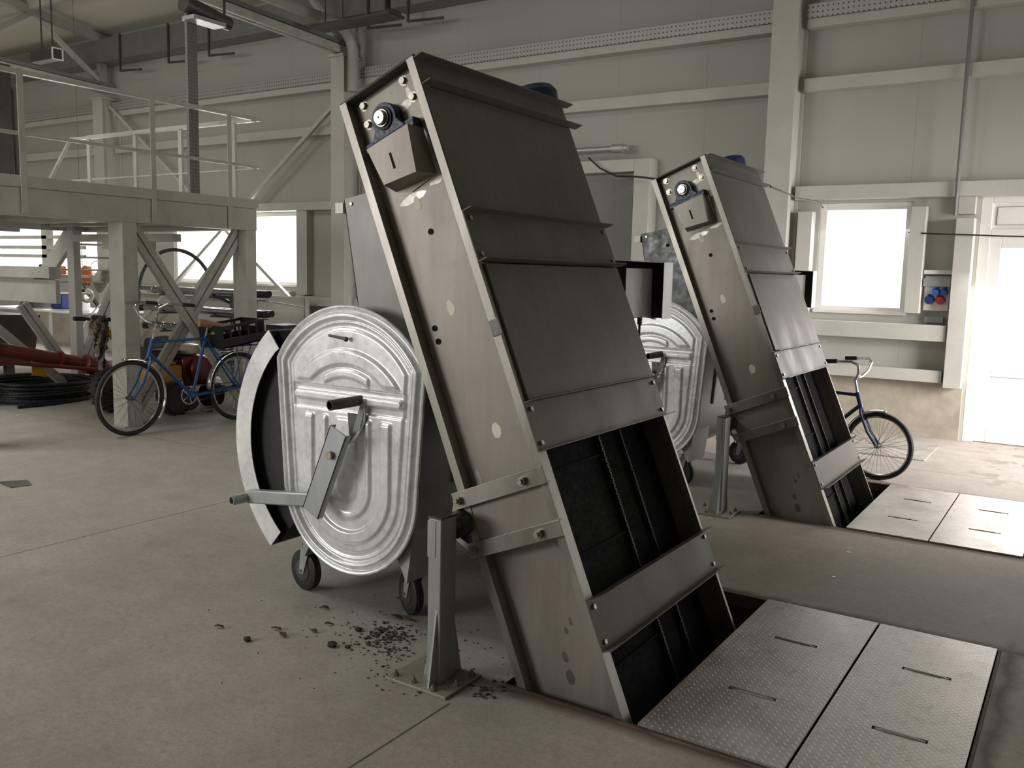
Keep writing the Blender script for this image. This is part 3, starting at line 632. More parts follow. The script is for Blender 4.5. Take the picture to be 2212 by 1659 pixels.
def chute(r, dy, mat, lab):
    y = 2.965+dy
    P = lambda x, z: Vector((x, y, z))
    m = MB(); m.prism([P(-2.835, 1.86), P(-2.60, 1.905), P(-2.365, 1.905), P(-2.10, 1.10), P(-2.60, 1.10), P(-2.715, 1.20)], (0, .004, 0)); m.build('chute_side', mat, r, smooth=False, label=lab)
    m = MB(); m.prism([P(-2.835, 1.86), P(-2.715, 1.20), P(-2.711, 1.20), P(-2.831, 1.86)], (0, .62, 0)); m.build('chute_back', mat, r, smooth=False)
    MB().box(-2.885, -2.838, y-.004, y+.04, 1.80, 1.845).build('latch_block', 'white', r, label='small white block on the chute edge')
    MB().cyl((-2.79, y-.006, 1.84), (-2.79, y, 1.84), .008, 10).build('rivet', 'bolt', r)
    MB().cyl((-2.62, y-.004, 1.79), (-2.62, y, 1.77), .012, 8).build('hole', 'hole', r)
elev2 = copy_tree(elev, (-.008, 3.04, 0), 'second leaning steel belt elevator, farther back in front of the bright window')
ORIG[elev2.name] = Vector(elev2.location)
chute(elev, 0, 'chute', 'pale grey chute sheet'); chute(elev2, 3.10, 'apron', 'dark glossy chute apron')

# ================================================================== SUPPORT POSTS
def make_post():
    r = thing('support_post', (-1.96, 2.575, 0), 'flared grey post bolted to the floor beside the nearest elevator', 'post')
    x0, x1, y0, y1 = -1.995, -1.935, 2.53, 2.625
    MB().box(x0, x1, y0, y1, .012, .648).build('tube', 'post', r, bevel=.004)
    MB().box(x0-.001, x1+.001, y0-.001, y1+.001, .648, .654).build('cap', 'dark_steel', r)
    MB().box(x0-.002, x1-.025, y0-.002, y0, .50, .64).build('painted_patch', 'post', r)
    MB().box(-2.15, -1.858, 2.468, 2.70, .0, .012).build('base_plate', 'plate', r, bevel=.002)
    xc = -1.957
    MB().prism([(xc, y0, .30), (xc, y0-.045, .012), (xc, y0, .012)], (.008, 0, 0)).prism([(xc, y1, .30), (xc, y1+.065, .012), (xc, y1, .012)], (.008, 0, 0)).build('gusset', 'post', r, smooth=False)
    MB().prism([(x0, 2.575, .27), (x0-.05, 2.575, .012), (x0, 2.575, .012)], (0, .008, 0)).build('gusset', 'post', r, smooth=False)
    for p in ((-2.12, 2.50), (-1.93, 2.485), (-1.882, 2.565), (-2.10, 2.66), (-1.885, 2.67), (-2.03, 2.495)):
        MB().cyl((*p, .012), (*p, .024), .012, 6).cyl((*p, .024), (*p, .036), .006, 10).build('anchor_bolt', 'bolt', r)
    MB().cyl((-1.965, 2.6, .61), (-1.95, 2.68, .60), .022, 16).build('pivot_pin', 'dark_steel', r)
    return r
post = make_post()
copy_tree(post, (-.01, 3.04, 0), 'flared grey post beside the second, farther elevator')

# ================================================================== WHEELED BINS
def smooth01(t): t = max(0., min(1., t)); return t*t*(3-2*t)
CX, CZB, RB, RT, ZC = -2.715, .592, .392, .50, .89
def half_w(z):   # half width of the panel at height z: circle, slightly flaring sides, round top
    if z < CZB: return math.sqrt(max(0, RB*RB-(z-CZB)**2))
    h = RB+(.432-RB)*min(1, (z-CZB)/.55)
    return min(h, math.sqrt(max(0, RT*RT-(z-ZC)**2))) if z > ZC else h
def band(d, a, b, e=.009): return smooth01((d-a+e)/(2*e))*(1-smooth01((d-b+e)/(2*e)))
def panel_h(x, z):
    db = RB-math.hypot(x, z-CZB) if z < CZB else RB+(.432-RB)*min(1, (z-CZB)/.55)-abs(x)
    dt = RT-math.hypot(x, z-ZC) if z > ZC else 9
    d = min(db, dt)
    h = .010*band(d, -.02, .010, .004)+.020*band(d, .026, .050, .009)+.006*band(d, .060, .072, .006)
    h += .010*smooth01((d-.088)/.016)
    hm = 0
    if d > .085:
        rt = math.hypot(x, z-.82)
        if z > 1.035:
            hm += .013*band(rt, .318, .382, .007)*(1-smooth01((abs(x)-.305)/.02))*smooth01((z-1.045)/.02)
            hm += .010*band(rt, .262, .297, .006)*(1-smooth01((abs(x)-.125)/.014))
        # pressed crossbar
        hm -= .009*(1-smooth01((abs(z-.982)-.048)/.008))*(1-smooth01((abs(x)-.335)/.008))
        cx = max(abs(x)-.30, 0); hm += .020*(1-smooth01((math.hypot(cx, z-.988)-.013)/.012))
        if z < .925:
            du = math.hypot(x, z-CZB) if z < CZB else abs(x)
            e = 1-smooth01((z-.89)/.02)
            hm += e*.012*(band(du, .115, .142, .008)+band(du, .200, .255, .008))
            hm += .006*band(du, -.1, .06, .012)*e
    return h+hm
def make_bin():
    r = thing('waste_container', (-2.71, 3.5, 0), 'galvanised wheeled bin with embossed oval end and hanging round lid, left of the near elevator', 'bin')
    YF = 2.865
    # embossed end panel
    N1 = 200; st = .0043; vs = []; idx = {}; fs = []
    nx = int(.43/st)+1; nz0, nz1 = int(.205/st), int(1.39/st)+1
    def inside(x, z):
        if abs(x) > RB+1e-6: return False
        if z < CZB and math.hypot(x, z-CZB) > RB: return False
        if z > ZC and math.hypot(x, z-ZC) > RT: return False
        return True
    cols = 2*nx; rows = 250
    zlo, zhi = CZB-RB, ZC+RT
    for j in range(rows+1):
        z = zlo+(zhi-zlo)*(j/rows)
        hw = max(half_w(z), .004)
        for i in range(cols+1):
            x = -hw+2*hw*i/cols; vs.append((CX+x, YF-panel_h(x, z), z))
    fs = [(j*(cols+1)+i, j*(cols+1)+i+1, (j+1)*(cols+1)+i+1, (j+1)*(cols+1)+i) for j in range(rows) for i in range(cols)]
    m = MB(); m._add(vs, fs); ep = m.build('end_panel', 'galv', r)
    ep.data.polygons.foreach_set('use_smooth', [True]*len(ep.data.polygons))
    sm = [e for e in ep.data.edges]
    if 'sharp_edge' in ep.data.attributes: ep.data.attributes.remove(ep.data.attributes['sharp_edge'])
    # rim bead round the panel
    def outline(off, n=40):
        o = []
        th = math.acos((RB)/RT)
        a0 = math.asin(.432/RT)
        for i in range(n+1):
            a = -a0+2*a0*i/n; o.append((math.sin(a)*(RT+off), ZC+math.cos(a)*(RT+off)))
        for i in range(n+1):
            a = -PI*i/n; o.append((math.cos(a)*(RB+off), CZB+math.sin(a)*(RB+off)))
        return o
    ol = outline(.0)
    MB().tube([(CX+x, YF-.004, z) for x, z in ol], .009, 8, True).build('rim_bead', 'galv', r)
    # body trough, open at the top
    body = MB(); prof = [(.42, 1.14)]+[(math.cos(-PI*i/24)*(RB-.012), CZB+math.sin(-PI*i/24)*(RB-.012)) for i in range(25)]+[(-.42, 1.14)]
    pin = [(x*.985, CZB+(z-CZB)*.985) for x, z in prof]
    n = len(prof); L = [(CX+x, YF+.004, z) for x, z in prof]+[(CX+x, 4.19, z) for x, z in prof]+[(CX+x, 4.19, z) for x, z in pin]+[(CX+x, YF+.004, z) for x, z in pin]
    body._add(L, [(k*n+i, k*n+i+1, ((k+1) % 4)*n+i+1, ((k+1) % 4)*n+i) for k in (0, 2) for i in range(n-1)]+[(0, n, 2*n, 3*n), (n-1, 4*n-1, 3*n-1, 2*n-1)])
    body.build('body', 'galv_body', r)
    MB().prism([(CX+x, 4.19, z) for x, z in ol], (0, .02, 0)).build('end_panel', 'galv_body', r)
    rb = MB()
    for yy in (3.15, 3.45, 3.75, 4.02): rb.beam((CX+.386, yy, .62), (CX+.424, yy, 1.12), .04, .02, (1, 0, 0)).beam((CX-.386, yy, .62), (CX-.424, yy, 1.12), .04, .02, (1, 0, 0))
    rb.build('side_ribs', 'galv_body', r, bevel=.006)
    MB().tube([(CX+.428, YF+.01, 1.145), (CX+.428, 4.2, 1.145)], .016, 10).tube([(CX-.428, YF+.01, 1.145), (CX-.428, 4.2, 1.145)], .016, 10).build('top_rail', 'galv_body', r)
    # rolled back lid hanging on the left
    lc = (-2.75, .75); m = MB(); A = [math.radians(131+98*i/28) for i in range(29)]
    pf = [(lc[0]+.683*math.cos(a), lc[1]+.683*math.sin(a)) for a in A]; pi_ = [(lc[0]+.676*math.cos(a), lc[1]+.676*math.sin(a)) for a in A]
    m.prism([(x, 2.85, z) for x, z in pf]+[(x, 2.85, z) for x, z in pi_[::-1]], (0, 1.34, 0)); lid = m.build('lid', 'galv_body', r)
    for yy in (2.846, 4.19):
        e = MB(); q = [(lc[0]+.580*math.cos(a), yy, lc[1]+.580*math.sin(a)) for a in A]; o = [(x, yy, z) for x, z in pf]
        q[0] = (q[0][0]+.0, yy, q[0][2]-.005)
        e.prism(o+q[::-1], (0, .004, 0)); e.build('lid_end_band', 'galv', lid)
    MB().prism([(lc[0]+.672*math.cos(a), 2.90, lc[1]+.672*math.sin(a)) for a in A]+[(lc[0]+.30*math.cos(a), 2.90, lc[1]+.30*math.sin(a)) for a in A[::-1]], (0, .006, 0)).build('lid_shade_sheet', 'rubber', lid)  # flat black sheet standing in for the shade inside the open lid
    # lid lever: folded arm, bar and pins
    y = 2.75
    a = Vector((-2.665, y, .865)); b = Vector((-2.835, y, .475)); d = (b-a).normalized(); s = d.cross(Vector((0, 1, 0))).normalized()
    m = MB(); m.prism([a-s*.052, b-s*.052, b+s*.052, a+s*.052], (0, .008, 0)); m.prism([a-s*.052, b-s*.052, b-s*.044, a-s*.044], (0, .032, 0)); m.prism([a+s*.044, b+s*.044, b+s*.052, a+s*.052], (0, .032, 0))
    arm = m.build('lever_arm', 'galv_dull', r, bevel=.002)
    MB().cyl((-2.705, y-.001, .755), (-2.705, y-.02, .755), .018, 14).build('pivot_bolt', 'bolt', arm)
    m = MB().beam((-3.27, y+.035, .478), (-2.83, y+.035, .530), .045, .062); bar = m.build('lever_bar', 'galv_dull', r, bevel=.006)
    MB().pipe((-3.27, y+.03, .475), (-3.285, y-.06, .472), .023, .005).build('bar_pin', 'galv_dull', bar)
    MB().pipe((-2.63, YF-.01, .99), (-2.66, YF-.17, .982), .023, .005).build('lifting_pin', 'dark_steel', r)
    m = MB().prism([(-2.61, y+.09, 1.0), (-2.59, y+.09, 1.0), (-2.595, y+.09, .90), (-2.62, y+.06, .82), (-2.66, y+.06, .80), (-2.64, y+.09, .90)], (0, .008, 0)); m.build('lever_link', 'galv_dull', r, smooth=False)
    MB().prism([(-2.70, YF-.02, .93), (-2.64, YF-.02, .93), (-2.66, YF-.02, .83), (-2.69, YF-.02, .83)], (0, .004, 0)).build('link_tab', 'dark_steel', r)
    MB().cyl((-2.80, YF-.03, 1.263), (-2.70, YF-.03, 1.252), .006, 8).cyl((-2.705, YF-.03, 1.2525), (-2.695, YF-.03, 1.2515), .011, 8).build('latch_pin', 'dark_steel', r)
    # corner skirts carrying the castors
    for sx in (1, -1):
        for yy in (2.90, 3.93):
            xo = CX+sx*.36
            m = MB(); m.prism([(CX+sx*.372, yy, .60), (CX+sx*.312, yy, .20), (CX+sx*.235, yy, .345)], (0, .32 if yy < 3.5 else .22, 0)); m.build('corner_skirt', 'galv_dull' , r, smooth=False)
    def castor(x, yc, ang):
        c = thing_part = None
        ax = Vector((math.cos(ang), math.sin(ang), 0)); fw = Vector((-ax.y, ax.x, 0)); p = Vector((x, yc, .10))
        t = MB().lathe(p-ax*.024, ax, [(.055, 0), (.085, 0), (.097, .006), (.1, .014), (.1, .034), (.097, .042), (.085, .048), (.055, .048)], 32).build('castor_wheel', 'rubber', r)
        MB().lathe(p-ax*.027, ax, [(.02, 0), (.052, .0), (.056, .008), (.056, .046), (.052, .054), (.02, .054)], 24).build('wheel_hub', 'dark_steel', t)
        f = MB()
        for q in (-.032, .028):
            o = p+ax*q; top = o-fw*.035+Vector((0, 0, .115))
            f.prism([o+fw*.016-Vector((0, 0, .016)), o-fw*.016-Vector((0, 0, .016)), top-fw*.03, top+fw*.035], ax*.004)
        tp = p-fw*.035+Vector((0, 0, .115)); f.cyl(tp, tp+Vector((0, 0, .02)), .04, 18).build('castor_fork', 'galv_dull', t)
        MB().cyl(p-ax*.04, p+ax*.04, .008, 10).build('axle', 'bolt', t)
    castor(-3.105, 2.985, math.radians(82)); castor(-2.492, 3.04, math.radians(64)); castor(-3.02, 4.05, math.radians(100)); castor(-2.40, 4.05, math.radians(75))
    return r
bin1 = make_bin()
copy_tree(bin1, (.0, 3.2, 0), 'galvanised wheeled bin half hidden between the two elevators')

# ================================================================== PIT COVERS
def cover(x0, x1, y0, y1, labs):
    r = thing('pit_cover_plate', ((x0+x1)/2, (y0+y1)/2, 0), labs, 'floor plate')
    m = MB(); slots = []
    for hy in (y0+.455, y1-.445): slots.append((x0+.165, x0+.345, hy-.013, hy+.013))
    # the sheet with handle slots cut out
    def cells(mb, x0, x1, y0, y1, hs, z0, z1):
        ys = sorted([y0, y1]+[h[2] for h in hs]+[h[3] for h in hs])
        for j in range(len(ys)-1):
            ym = (ys[j]+ys[j+1])/2; h = [q for q in hs if q[2] < ym < q[3]]
            if h: mb.box(x0, h[0][0], ys[j], ys[j+1], z0, z1).box(h[0][1], x1, ys[j], ys[j+1], z0, z1)
            else: mb.box(x0, x1, ys[j], ys[j+1], z0, z1)
    cells(m, x0, x1, y0, y1, slots, .0015, .010); m.build('tread_sheet', 'tread', r, smooth=False)
    for h in slots:
        c = MB().box(h[0], h[1], h[2], h[3], -.025, -.022).box(h[0], h[1], h[2]-.002, h[2], -.025, .002).box(h[0], h[1], h[3], h[3]+.002, -.025, .002); c.build('handle_cup', 'hole', r, smooth=False)
        ym = (h[2]+h[3])/2
        MB().tube([(h[0]+.004, ym, -.015), (h[0]+.012, ym, .004), (h[0]+.04, ym, .008), (h[1]-.04, ym, .008), (h[1]-.012, ym, .004), (h[1]-.004, ym, -.015)], .0065, 10).build('lift_handle', 'frame', r)
    return r
g = None
cover(-1.205, -.700, 2.712, 4.193, 'tread plate pit cover touching the foot of the nearest elevator, left of the seam')
cover(-.690, -.222, 2.712, 4.193, 'tread plate pit cover at the bottom right corner, right of the seam')
cover(-1.195, -.722, 5.757, 7.238, 'tread plate pit cover touching the foot of the second elevator')
cover(-.714, -.222, 5.757, 7.238, 'tread plate pit cover by the right edge, beyond the wide strip of floor')
solo(MB().box(-1.80, -1.135, 8.42, 9.28, .0005, .010), 'floor_plate', 'tread', 'small flat floor plate in the bright area behind the parked dark bicycle', 'floor plate')
solo(MB().prism([(-6.40, 3.20, .0005), (-6.16, 3.17, .0005), (-6.13, 3.30, .0005), (-6.30, 3.36, .0005)], (0, 0, .004)), 'drain_grate', 'dark_steel', 'small dark drain cover in the floor at the left edge', 'drain cover')

# ================================================================== PLATFORM
pf = thing('raised_platform', (-9.2, 5.2, 0), 'pale grey steel work platform on braced legs at left', 'platform')
XP, YE = -7.65, 6.66
def P_(mb, name, mat='platform', **kw): return mb.build(name, mat, pf, smooth=False, bevel=.003, **kw)
P_(MB().box(XP-.18, XP, 3.5, YE, 1.945, 2.175), 'edge_beam'); P_(MB().box(XP-.02, XP+.012, 3.5, YE+.02, 2.178, 2.275), 'toe_board')
P_(MB().box(-10.75, XP-.18, YE-.14, YE, 1.945, 2.175), 'end_beam'); P_(MB().box(-10.75, XP-.18, YE-.01, YE+.005, 2.18, 2.27), 'toe_board')
P_(MB().box(-10.75, -10.6, 3.5, YE-.14, 1.945, 2.175), 'edge_beam'); P_(MB().box(-10.75, XP, 3.5, YE, 2.176, 2.19), 'deck')
for yy in (3.7, 4.4, 5.5, 6.1): P_(MB().box(-10.6, XP-.18, yy-.05, yy+.05, 1.98, 2.17), 'joist')
for x0, x1, y0, y1 in ((XP-.225, XP, 5.06, 5.215), (XP-.225, XP, 6.52, 6.65), (-10.47, -10.33, 6.18, 6.27), (-10.49, -10.27, 3.55, 3.70), (XP-.225, XP, 3.52, 3.67)):
    P_(MB().box(x0, x1, y0, y1, .01, 1.945), 'leg'); 
    if x0 > -9: P_(MB().box(x0-.04, x1+.001, y0-.04, y1+.04, .0, .012), 'foot_plate')
    if y0 in (5.06,): P_(MB().box(x0-.001, x1+.002, y0, y1, 1.945, 2.176), 'leg')
def dbl(a, b, up=(1, 0, 0)):
    a, b = Vector(a), Vector(b); d = (b-a).normalized(); s = d.cross(Vector(up)).normalized()*.038
    m = MB(); m.beam(a-s, b-s, .062, .05, up).beam(a+s, b+s, .062, .05, up); P_(m, 'cross_brace')
dbl((XP-.09, 5.22, 1.90), (XP-.09, 6.50, .12)); dbl((XP-.15, 6.53, 1.92), (XP-.15, 5.22, .10))
dbl((-10.4, 7.16, 1.95), (-10.4, 8.25, .15)); dbl((-10.35, 6.95, 1.75), (-10.35, 6.25, .30)); dbl((-10.6, 5.68, 1.06), (-10.6, 6.10, .42)); P_(MB().beam((-10.4, 4.9, 1.15), (-10.4, 6.05, .10), .05, .10), 'cross_brace')
P_(MB().beam((-7.85, 6.6, 1.95), (-8.6, 6.6, 1.30), .05, .05), 'knee_brace')
# railings
for yy, (za, zb) in ((4.155, (1.96, 3.15)), (5.40, (1.96, 3.135)), (6.30, (1.945, 3.125))):
    P_(MB().box(XP+.012, XP+.018, yy-.028, yy+.028, za, zb).box(XP-.02, XP+.012, yy+.022, yy+.028, 2.3, zb), 'rail_post')
P_(MB().box(XP-.03, XP+.02, 3.5, 6.72, 3.10, 3.14), 'top_rail'); P_(MB().box(XP-.012, XP+.012, 3.5, 6.70, 2.605, 2.635), 'middle_rail')
P_(MB().box(-10.72, XP, YE-.03, YE+.012, 3.09, 3.135), 'top_rail'); P_(MB().cyl((-11.2, YE, 2.60), (XP, YE, 2.60), .013, 8), 'middle_rail')
for x in (-10.70, -9.75, -8.9, -7.99): P_(MB().box(x-.03, x+.03, YE-.02, YE+.012, 2.19, 3.10), 'rail_post')
P_(MB().beam((-10.72, YE, 3.11), (-11.1, YE, 3.12), .035, .035).beam((-11.1, YE, 3.12), (-11.7, YE, 2.55), .035, .035), 'stair_handrail')
# ladder-like frames hung under the deck
P_(MB().box(-9.9, -8.05, 5.9, 6.0, 1.80, 1.88).box(-9.3, -8.5, 5.9, 6.02, 1.72, 1.80), 'hanger_frame'); P_(MB().box(-9.4, -9.3, 3.6, 5.0, 1.86, 1.92).box(-9.0, -8.9, 3.6, 5.0, 1.88, 1.94), 'hanger_frame')
r = thing('dust_filter', (-9.4, 4.9, 2.19), 'dark upright machine with pipe standing on the platform at the left picture edge', 'machine')
MB().box(-9.55, -9.25, 4.62, 4.95, 2.19, 3.5).build('filter_body', 'dark_steel', r, bevel=.01); MB().tube([(-9.4, 5.05, 2.19), (-9.4, 5.05, 3.28), (-9.4, 5.0, 3.36), (-9.4, 4.9, 3.38)], .045, 12).build('riser_pipe', 'duct', r); MB().cyl((-9.4, 5.05, 2.19), (-9.4, 5.05, 2.22), .08, 14).build('pipe_flange', 'dark_steel', r)
# hanging perforated channel
solo(MB().box(-8.14, -8.105, 6.165, 6.17, 2.19, 6.05).box(-8.105, -8.10, 6.165, 6.285, 2.19, 6.05).box(-8.14, -8.105, 6.28, 6.285, 2.19, 6.05), 'perforated_channel', 'perf', 'dark perforated steel channel rising from the platform to the roof', 'steel channel')
# stair and landing behind
st = thing('steel_staircase', (-11.6, 5.8, 0), 'grey steel stair with landing behind the platform at the left edge', 'stairs')
MB().box(-13.6, -10.74, 6.18, 6.24, 1.05, 1.34).build('landing_beam', 'platform', st, bevel=.003); MB().box(-13.6, -10.74, 6.10, 6.26, 1.36, 1.50).build('landing_curb', 'platform', st, bevel=.003)
MB().beam((-10.45, 6.3, 2.0), (-11.35, 6.3, 1.25), .06, .22).build('stringer', 'platform', st, bevel=.003); MB().beam((-10.45, 7.1, 2.0), (-11.35, 7.1, 1.25), .06, .22).build('stringer', 'platform', st, bevel=.003)
for i in range(5): MB().box(-10.80-i*.19, -10.56-i*.19, 6.33, 7.07, 1.78-i*.16, 1.80-i*.16).build('tread', 'platform', st)
for z in (1.62, 1.74, 1.88): MB().box(-14, -11.3, 6.9, 6.94, z, z+.045).build('guard_bar', 'platform', st)
MB().box(-12.3, -12.18, 6.9, 7.0, 1.3, 2.1).build('guard_post', 'platform', st); MB().box(-13.5, -13.4, 6.1, 6.2, 0, 1.36).build('leg', 'platform', st)

# wall bracing behind the platform
br = thing('wall_cross_brace', (-12, WY-.25, .4), 'thin white X bracing on the back wall behind the platform', 'wall brace')
MB().beam((-14.75, WY-.2, 4.30), (-9.4, WY-.2, .45), .05, .06, (0, 1, 0)).build('brace', 'paint', br, smooth=False)
MB().beam((-9.25, WY-.27, 3.90), (-14.6, WY-.27, .10), .05, .06, (0, 1, 0)).build('brace', 'paint', br, smooth=False)

# ================================================================== BICYCLES
def make_bike(name, org, ang, lab, fm, full=True, lean=0., sc=1.):
    """org = ground point under the front hub, ang = heading of the rear direction"""
    r = thing(name, org, lab, 'bicycle'); o = Vector(org); A = Vector((math.cos(ang), math.sin(ang), 0)); Lt = Vector((-A.y, A.x, 0))
    upv = (Vector((0, 0, 1))+Lt*lean).normalized()
    def q(a, z, l=0.): return o+(A*a+upv*z+Lt*l)*sc
    R = .345
    for k, a in enumerate((0., 1.21)):
        c = q(a, R)
        tyre = MB().torus(c, Lt, (R-.019)*sc, .019*sc**.5, 56, 10).build('tyre', 'rubber', r)
        MB().lathe(c-Lt*.012, Lt, [(R-.048, 0), (R-.036, 0), (R-.036, .024), (R-.048, .024), (R-.052, .012)], 48) if False else None
        MB().torus(c, Lt, (R-.046)*sc, .010*sc, 56, 8).build('rim', 'chrome', tyre)
        MB().cyl(c-Lt*.05*sc, c+Lt*.05*sc, .018*sc, 14).cyl(c-Lt*.075, c+Lt*.075, .006, 8).build('hub', 'dark_steel', tyre)
        sp = MB()
        for i in range(36):
            t = 2*PI*i/36; t2 = t+(.9 if i % 4 < 2 else -.9); sd = .03 if i % 2 else -.03
            sp.cyl(c+(A*math.cos(t)+upv*math.sin(t))*(R-.05)*sc, c+Lt*sd*sc+(A*math.cos(t2)+upv*math.sin(t2))*.018*sc, .0012, 4, cap=False)
        sp.build('spokes', 'dark_steel', tyre)
        # mudguard
        a0, a1 = (40, -45) if False else ((100, -38) if k == 0 else (180, 20))
        pts_ = []; 
        g = MB(); Rg = R+.022; n = 28; vs = []
        for i in range(n+1):
            t = math.radians(a0+(a1-a0)*i/n)
            d = A*math.cos(t)+upv*math.sin(t)
            for l, dr in ((-.03, -.016), (-.018, 0), (0, .004), (.018, 0), (.03, -.016)): vs.append(c+(d*(Rg+dr)+Lt*l)*sc)
        g._add(vs, [(i*5+j, i*5+j+1, (i+1)*5+j+1, (i+1)*5+j) for i in range(n) for j in range(4)])
        go = g.build('mudguard', 'chrome', r); s_ = go.modifiers.new('thickness', 'SOLIDIFY'); s_.thickness = .0015
    f = MB()
    f.cyl(q(.195, .715), q(.245, .875), .020, 14).cyl(q(.24, .845), q(.84, .85), .014, 12).cyl(q(.205, .745), q(.66, .31), .016, 12).cyl(q(.665, .30), q(.835, .88), .015, 12)
    f.cyl(q(.665, .30, -.04), q(.665, .30, .04), .022, 14)
    for l in (-.045, .045): f.cyl(q(.68, .30, l*.5), q(1.21, R, l), .009, 8).cyl(q(.83, .84, l*.3), q(1.21, R, l), .008, 8)
    f.build('frame', fm, r)
    k = MB()
    for l in (-.05, .05): k.tube([q(.20, .71, l*.4), q(.18, .66, l), q(.10, .48, l), q(.0, R, l)], .011, 8)
    k.build('fork', fm, r)
    MB().cyl(q(.245, .87), q(.283, 1.02), .011, 12).cyl(q(.283, 1.0), q(.25, 1.03), .014, 12).build('stem', 'chrome', r)
    hb = MB()
    L_ = [q(.26, 1.02, 0), q(.24, 1.03, .07), q(.20, 1.09, .13), q(.19, 1.17, .19), q(.24, 1.205, .24), q(.36, 1.20, .27), q(.48, 1.19, .28)]
    R_ = [q(.26, 1.02, 0), q(.24, 1.03, -.07), q(.20, 1.09, -.13), q(.19, 1.17, -.19), q(.24, 1.205, -.24), q(.36, 1.20, -.27), q(.48, 1.19, -.28)]
    h = hb.tube(L_, .011, 10).tube(R_, .011, 10).build('handlebar', 'chrome', r)
    for p in (L_, R_): MB().cyl(p[-2]+(p[-1]-p[-2])*.1, p[-1]+(p[-1]-p[-2])*.12, .017, 14).build('grip', 'rubber', h)
    MB().cyl(q(.835, .86), q(.86, .96), .012, 12).build('seat_post', 'chrome', r)
    s = MB(); prof = [(.76, 1.01, .022), (.82, 1.005, .035), (.90, .985, .06), (.98, .965, .095), (1.06, .955, .11), (1.11, .955, .085)]
    vs = []; n = 10
    for a, z, wd in prof:
        for i in range(n): t = 2*PI*i/n; vs.append(q(a, z+.034*math.sin(t)*(1 if math.sin(t) > 0 else 1.3), wd*math.cos(t)))
    s._add(vs, [(i*n+j, i*n+(j+1) % n, (i+1)*n+(j+1) % n, (i+1)*n+j) for i in range(len(prof)-1) for j in range(n)]+[tuple(range(n))[::-1], tuple(range((len(prof)-1)*n, len(prof)*n))])
    s.build('saddle', 'saddle', r)
    cr = MB(); c = q(.665, .30, .05)
    cr.torus(c, Lt, .085*sc, .007*sc, 36, 6)
    for i in range(5): t = 2*PI*i/5; cr.cyl(c, c+(A*math.cos(t)+upv*math.sin(t))*.085*sc, .006*sc, 6)
    co = cr.build('chainring', 'chrome', r)
    for sgn, l in ((1, .065), (-1, -.065)):
        e = q(.665-.075*sgn, .30+.145*sgn, l); MB().cyl(q(.665, .30, l), e, .009, 8).build('crank_arm', 'chrome', co); ed = Lt*(1 if l > 0 else -1)
        MB().beam(e+ed*.01, e+ed*.10, .07, .022).build('pedal', 'rubber', co)
    MB().tube([q(.665, .385, .05), q(1.21, R+.035, .05)], .004, 6).tube([q(.665, .215, .05), q(1.21, R-.035, .05)], .004, 6).build('chain', 'dark_steel', r)
    if full:
        k = MB()
        for l in (-.055, .055): k.cyl(q(1.21, R, l), q(1.16, .755, l), .005, 6).cyl(q(1.21, R, l), q(1.34, .75, l), .005, 6).cyl(q(.86, .76, l), q(1.44, .76, l), .006, 8)
        for a in (.95, 1.1, 1.25, 1.4): k.cyl(q(a, .76, -.055), q(a, .76, .055), .004, 6)
        k.build('luggage_rack', fm, r)
    return r
make_bike('bicycle', (-7.275, 4.845, 0), PI/2, 'old blue bicycle with tan saddle parked by the platform leg', 'blue_bike')
make_bike('bicycle', (-1.335, 7.38, 0), math.radians(172), 'small dark bicycle parked behind the second elevator, front wheel showing', simple('dark_blue_bicycle', (.012, .03, .08), .4), False, 0., .775)
# crate on the rack
c = thing('plastic_crate', (-7.275, 6.02, .80), 'black plastic crate tied on the blue bicycle behind its saddle', 'crate')
def crq(y, z, l): # tilted crate frame
    a = math.radians(7); return Vector((-7.275+l, 6.02+y*math.cos(a)-z*math.sin(a), .785+y*math.sin(a)+z*math.cos(a)))
def crb(mb, y0, y1, z0, z1, l0, l1): return mb.hexa([crq(y0, z0, l0), crq(y1, z0, l0), crq(y1, z0, l1), crq(y0, z0, l1), crq(y0, z1, l0), crq(y1, z1, l0), crq(y1, z1, l1), crq(y0, z1, l1)])
m = MB(); crb(m, -.27, .27, .0, .012, -.17, .17); m.build('crate_floor', 'black_plastic', c)
for l in (-.17, .16):
    m = MB(); crb(m, -.27, .27, .0, .09, l, l+.01); crb(m, -.27, .27, .19, .22, l, l+.01)
    for y in (-.27, -.17, -.06, .05, .16, .25): crb(m, y, y+.02, .09, .19, l, l+.01)
    m.build('crate_side', 'black_plastic', c, smooth=False)
for y in (-.27, .26):
    m = MB(); crb(m, y, y+.01, 0, .14, -.16, .16); crb(m, y, y+.01, .18, .22, -.16, .16); crb(m, y, y+.01, .14, .18, -.16, -.06); crb(m, y, y+.01, .14, .18, .06, .16); m.build('crate_end', 'black_plastic', c, smooth=False)

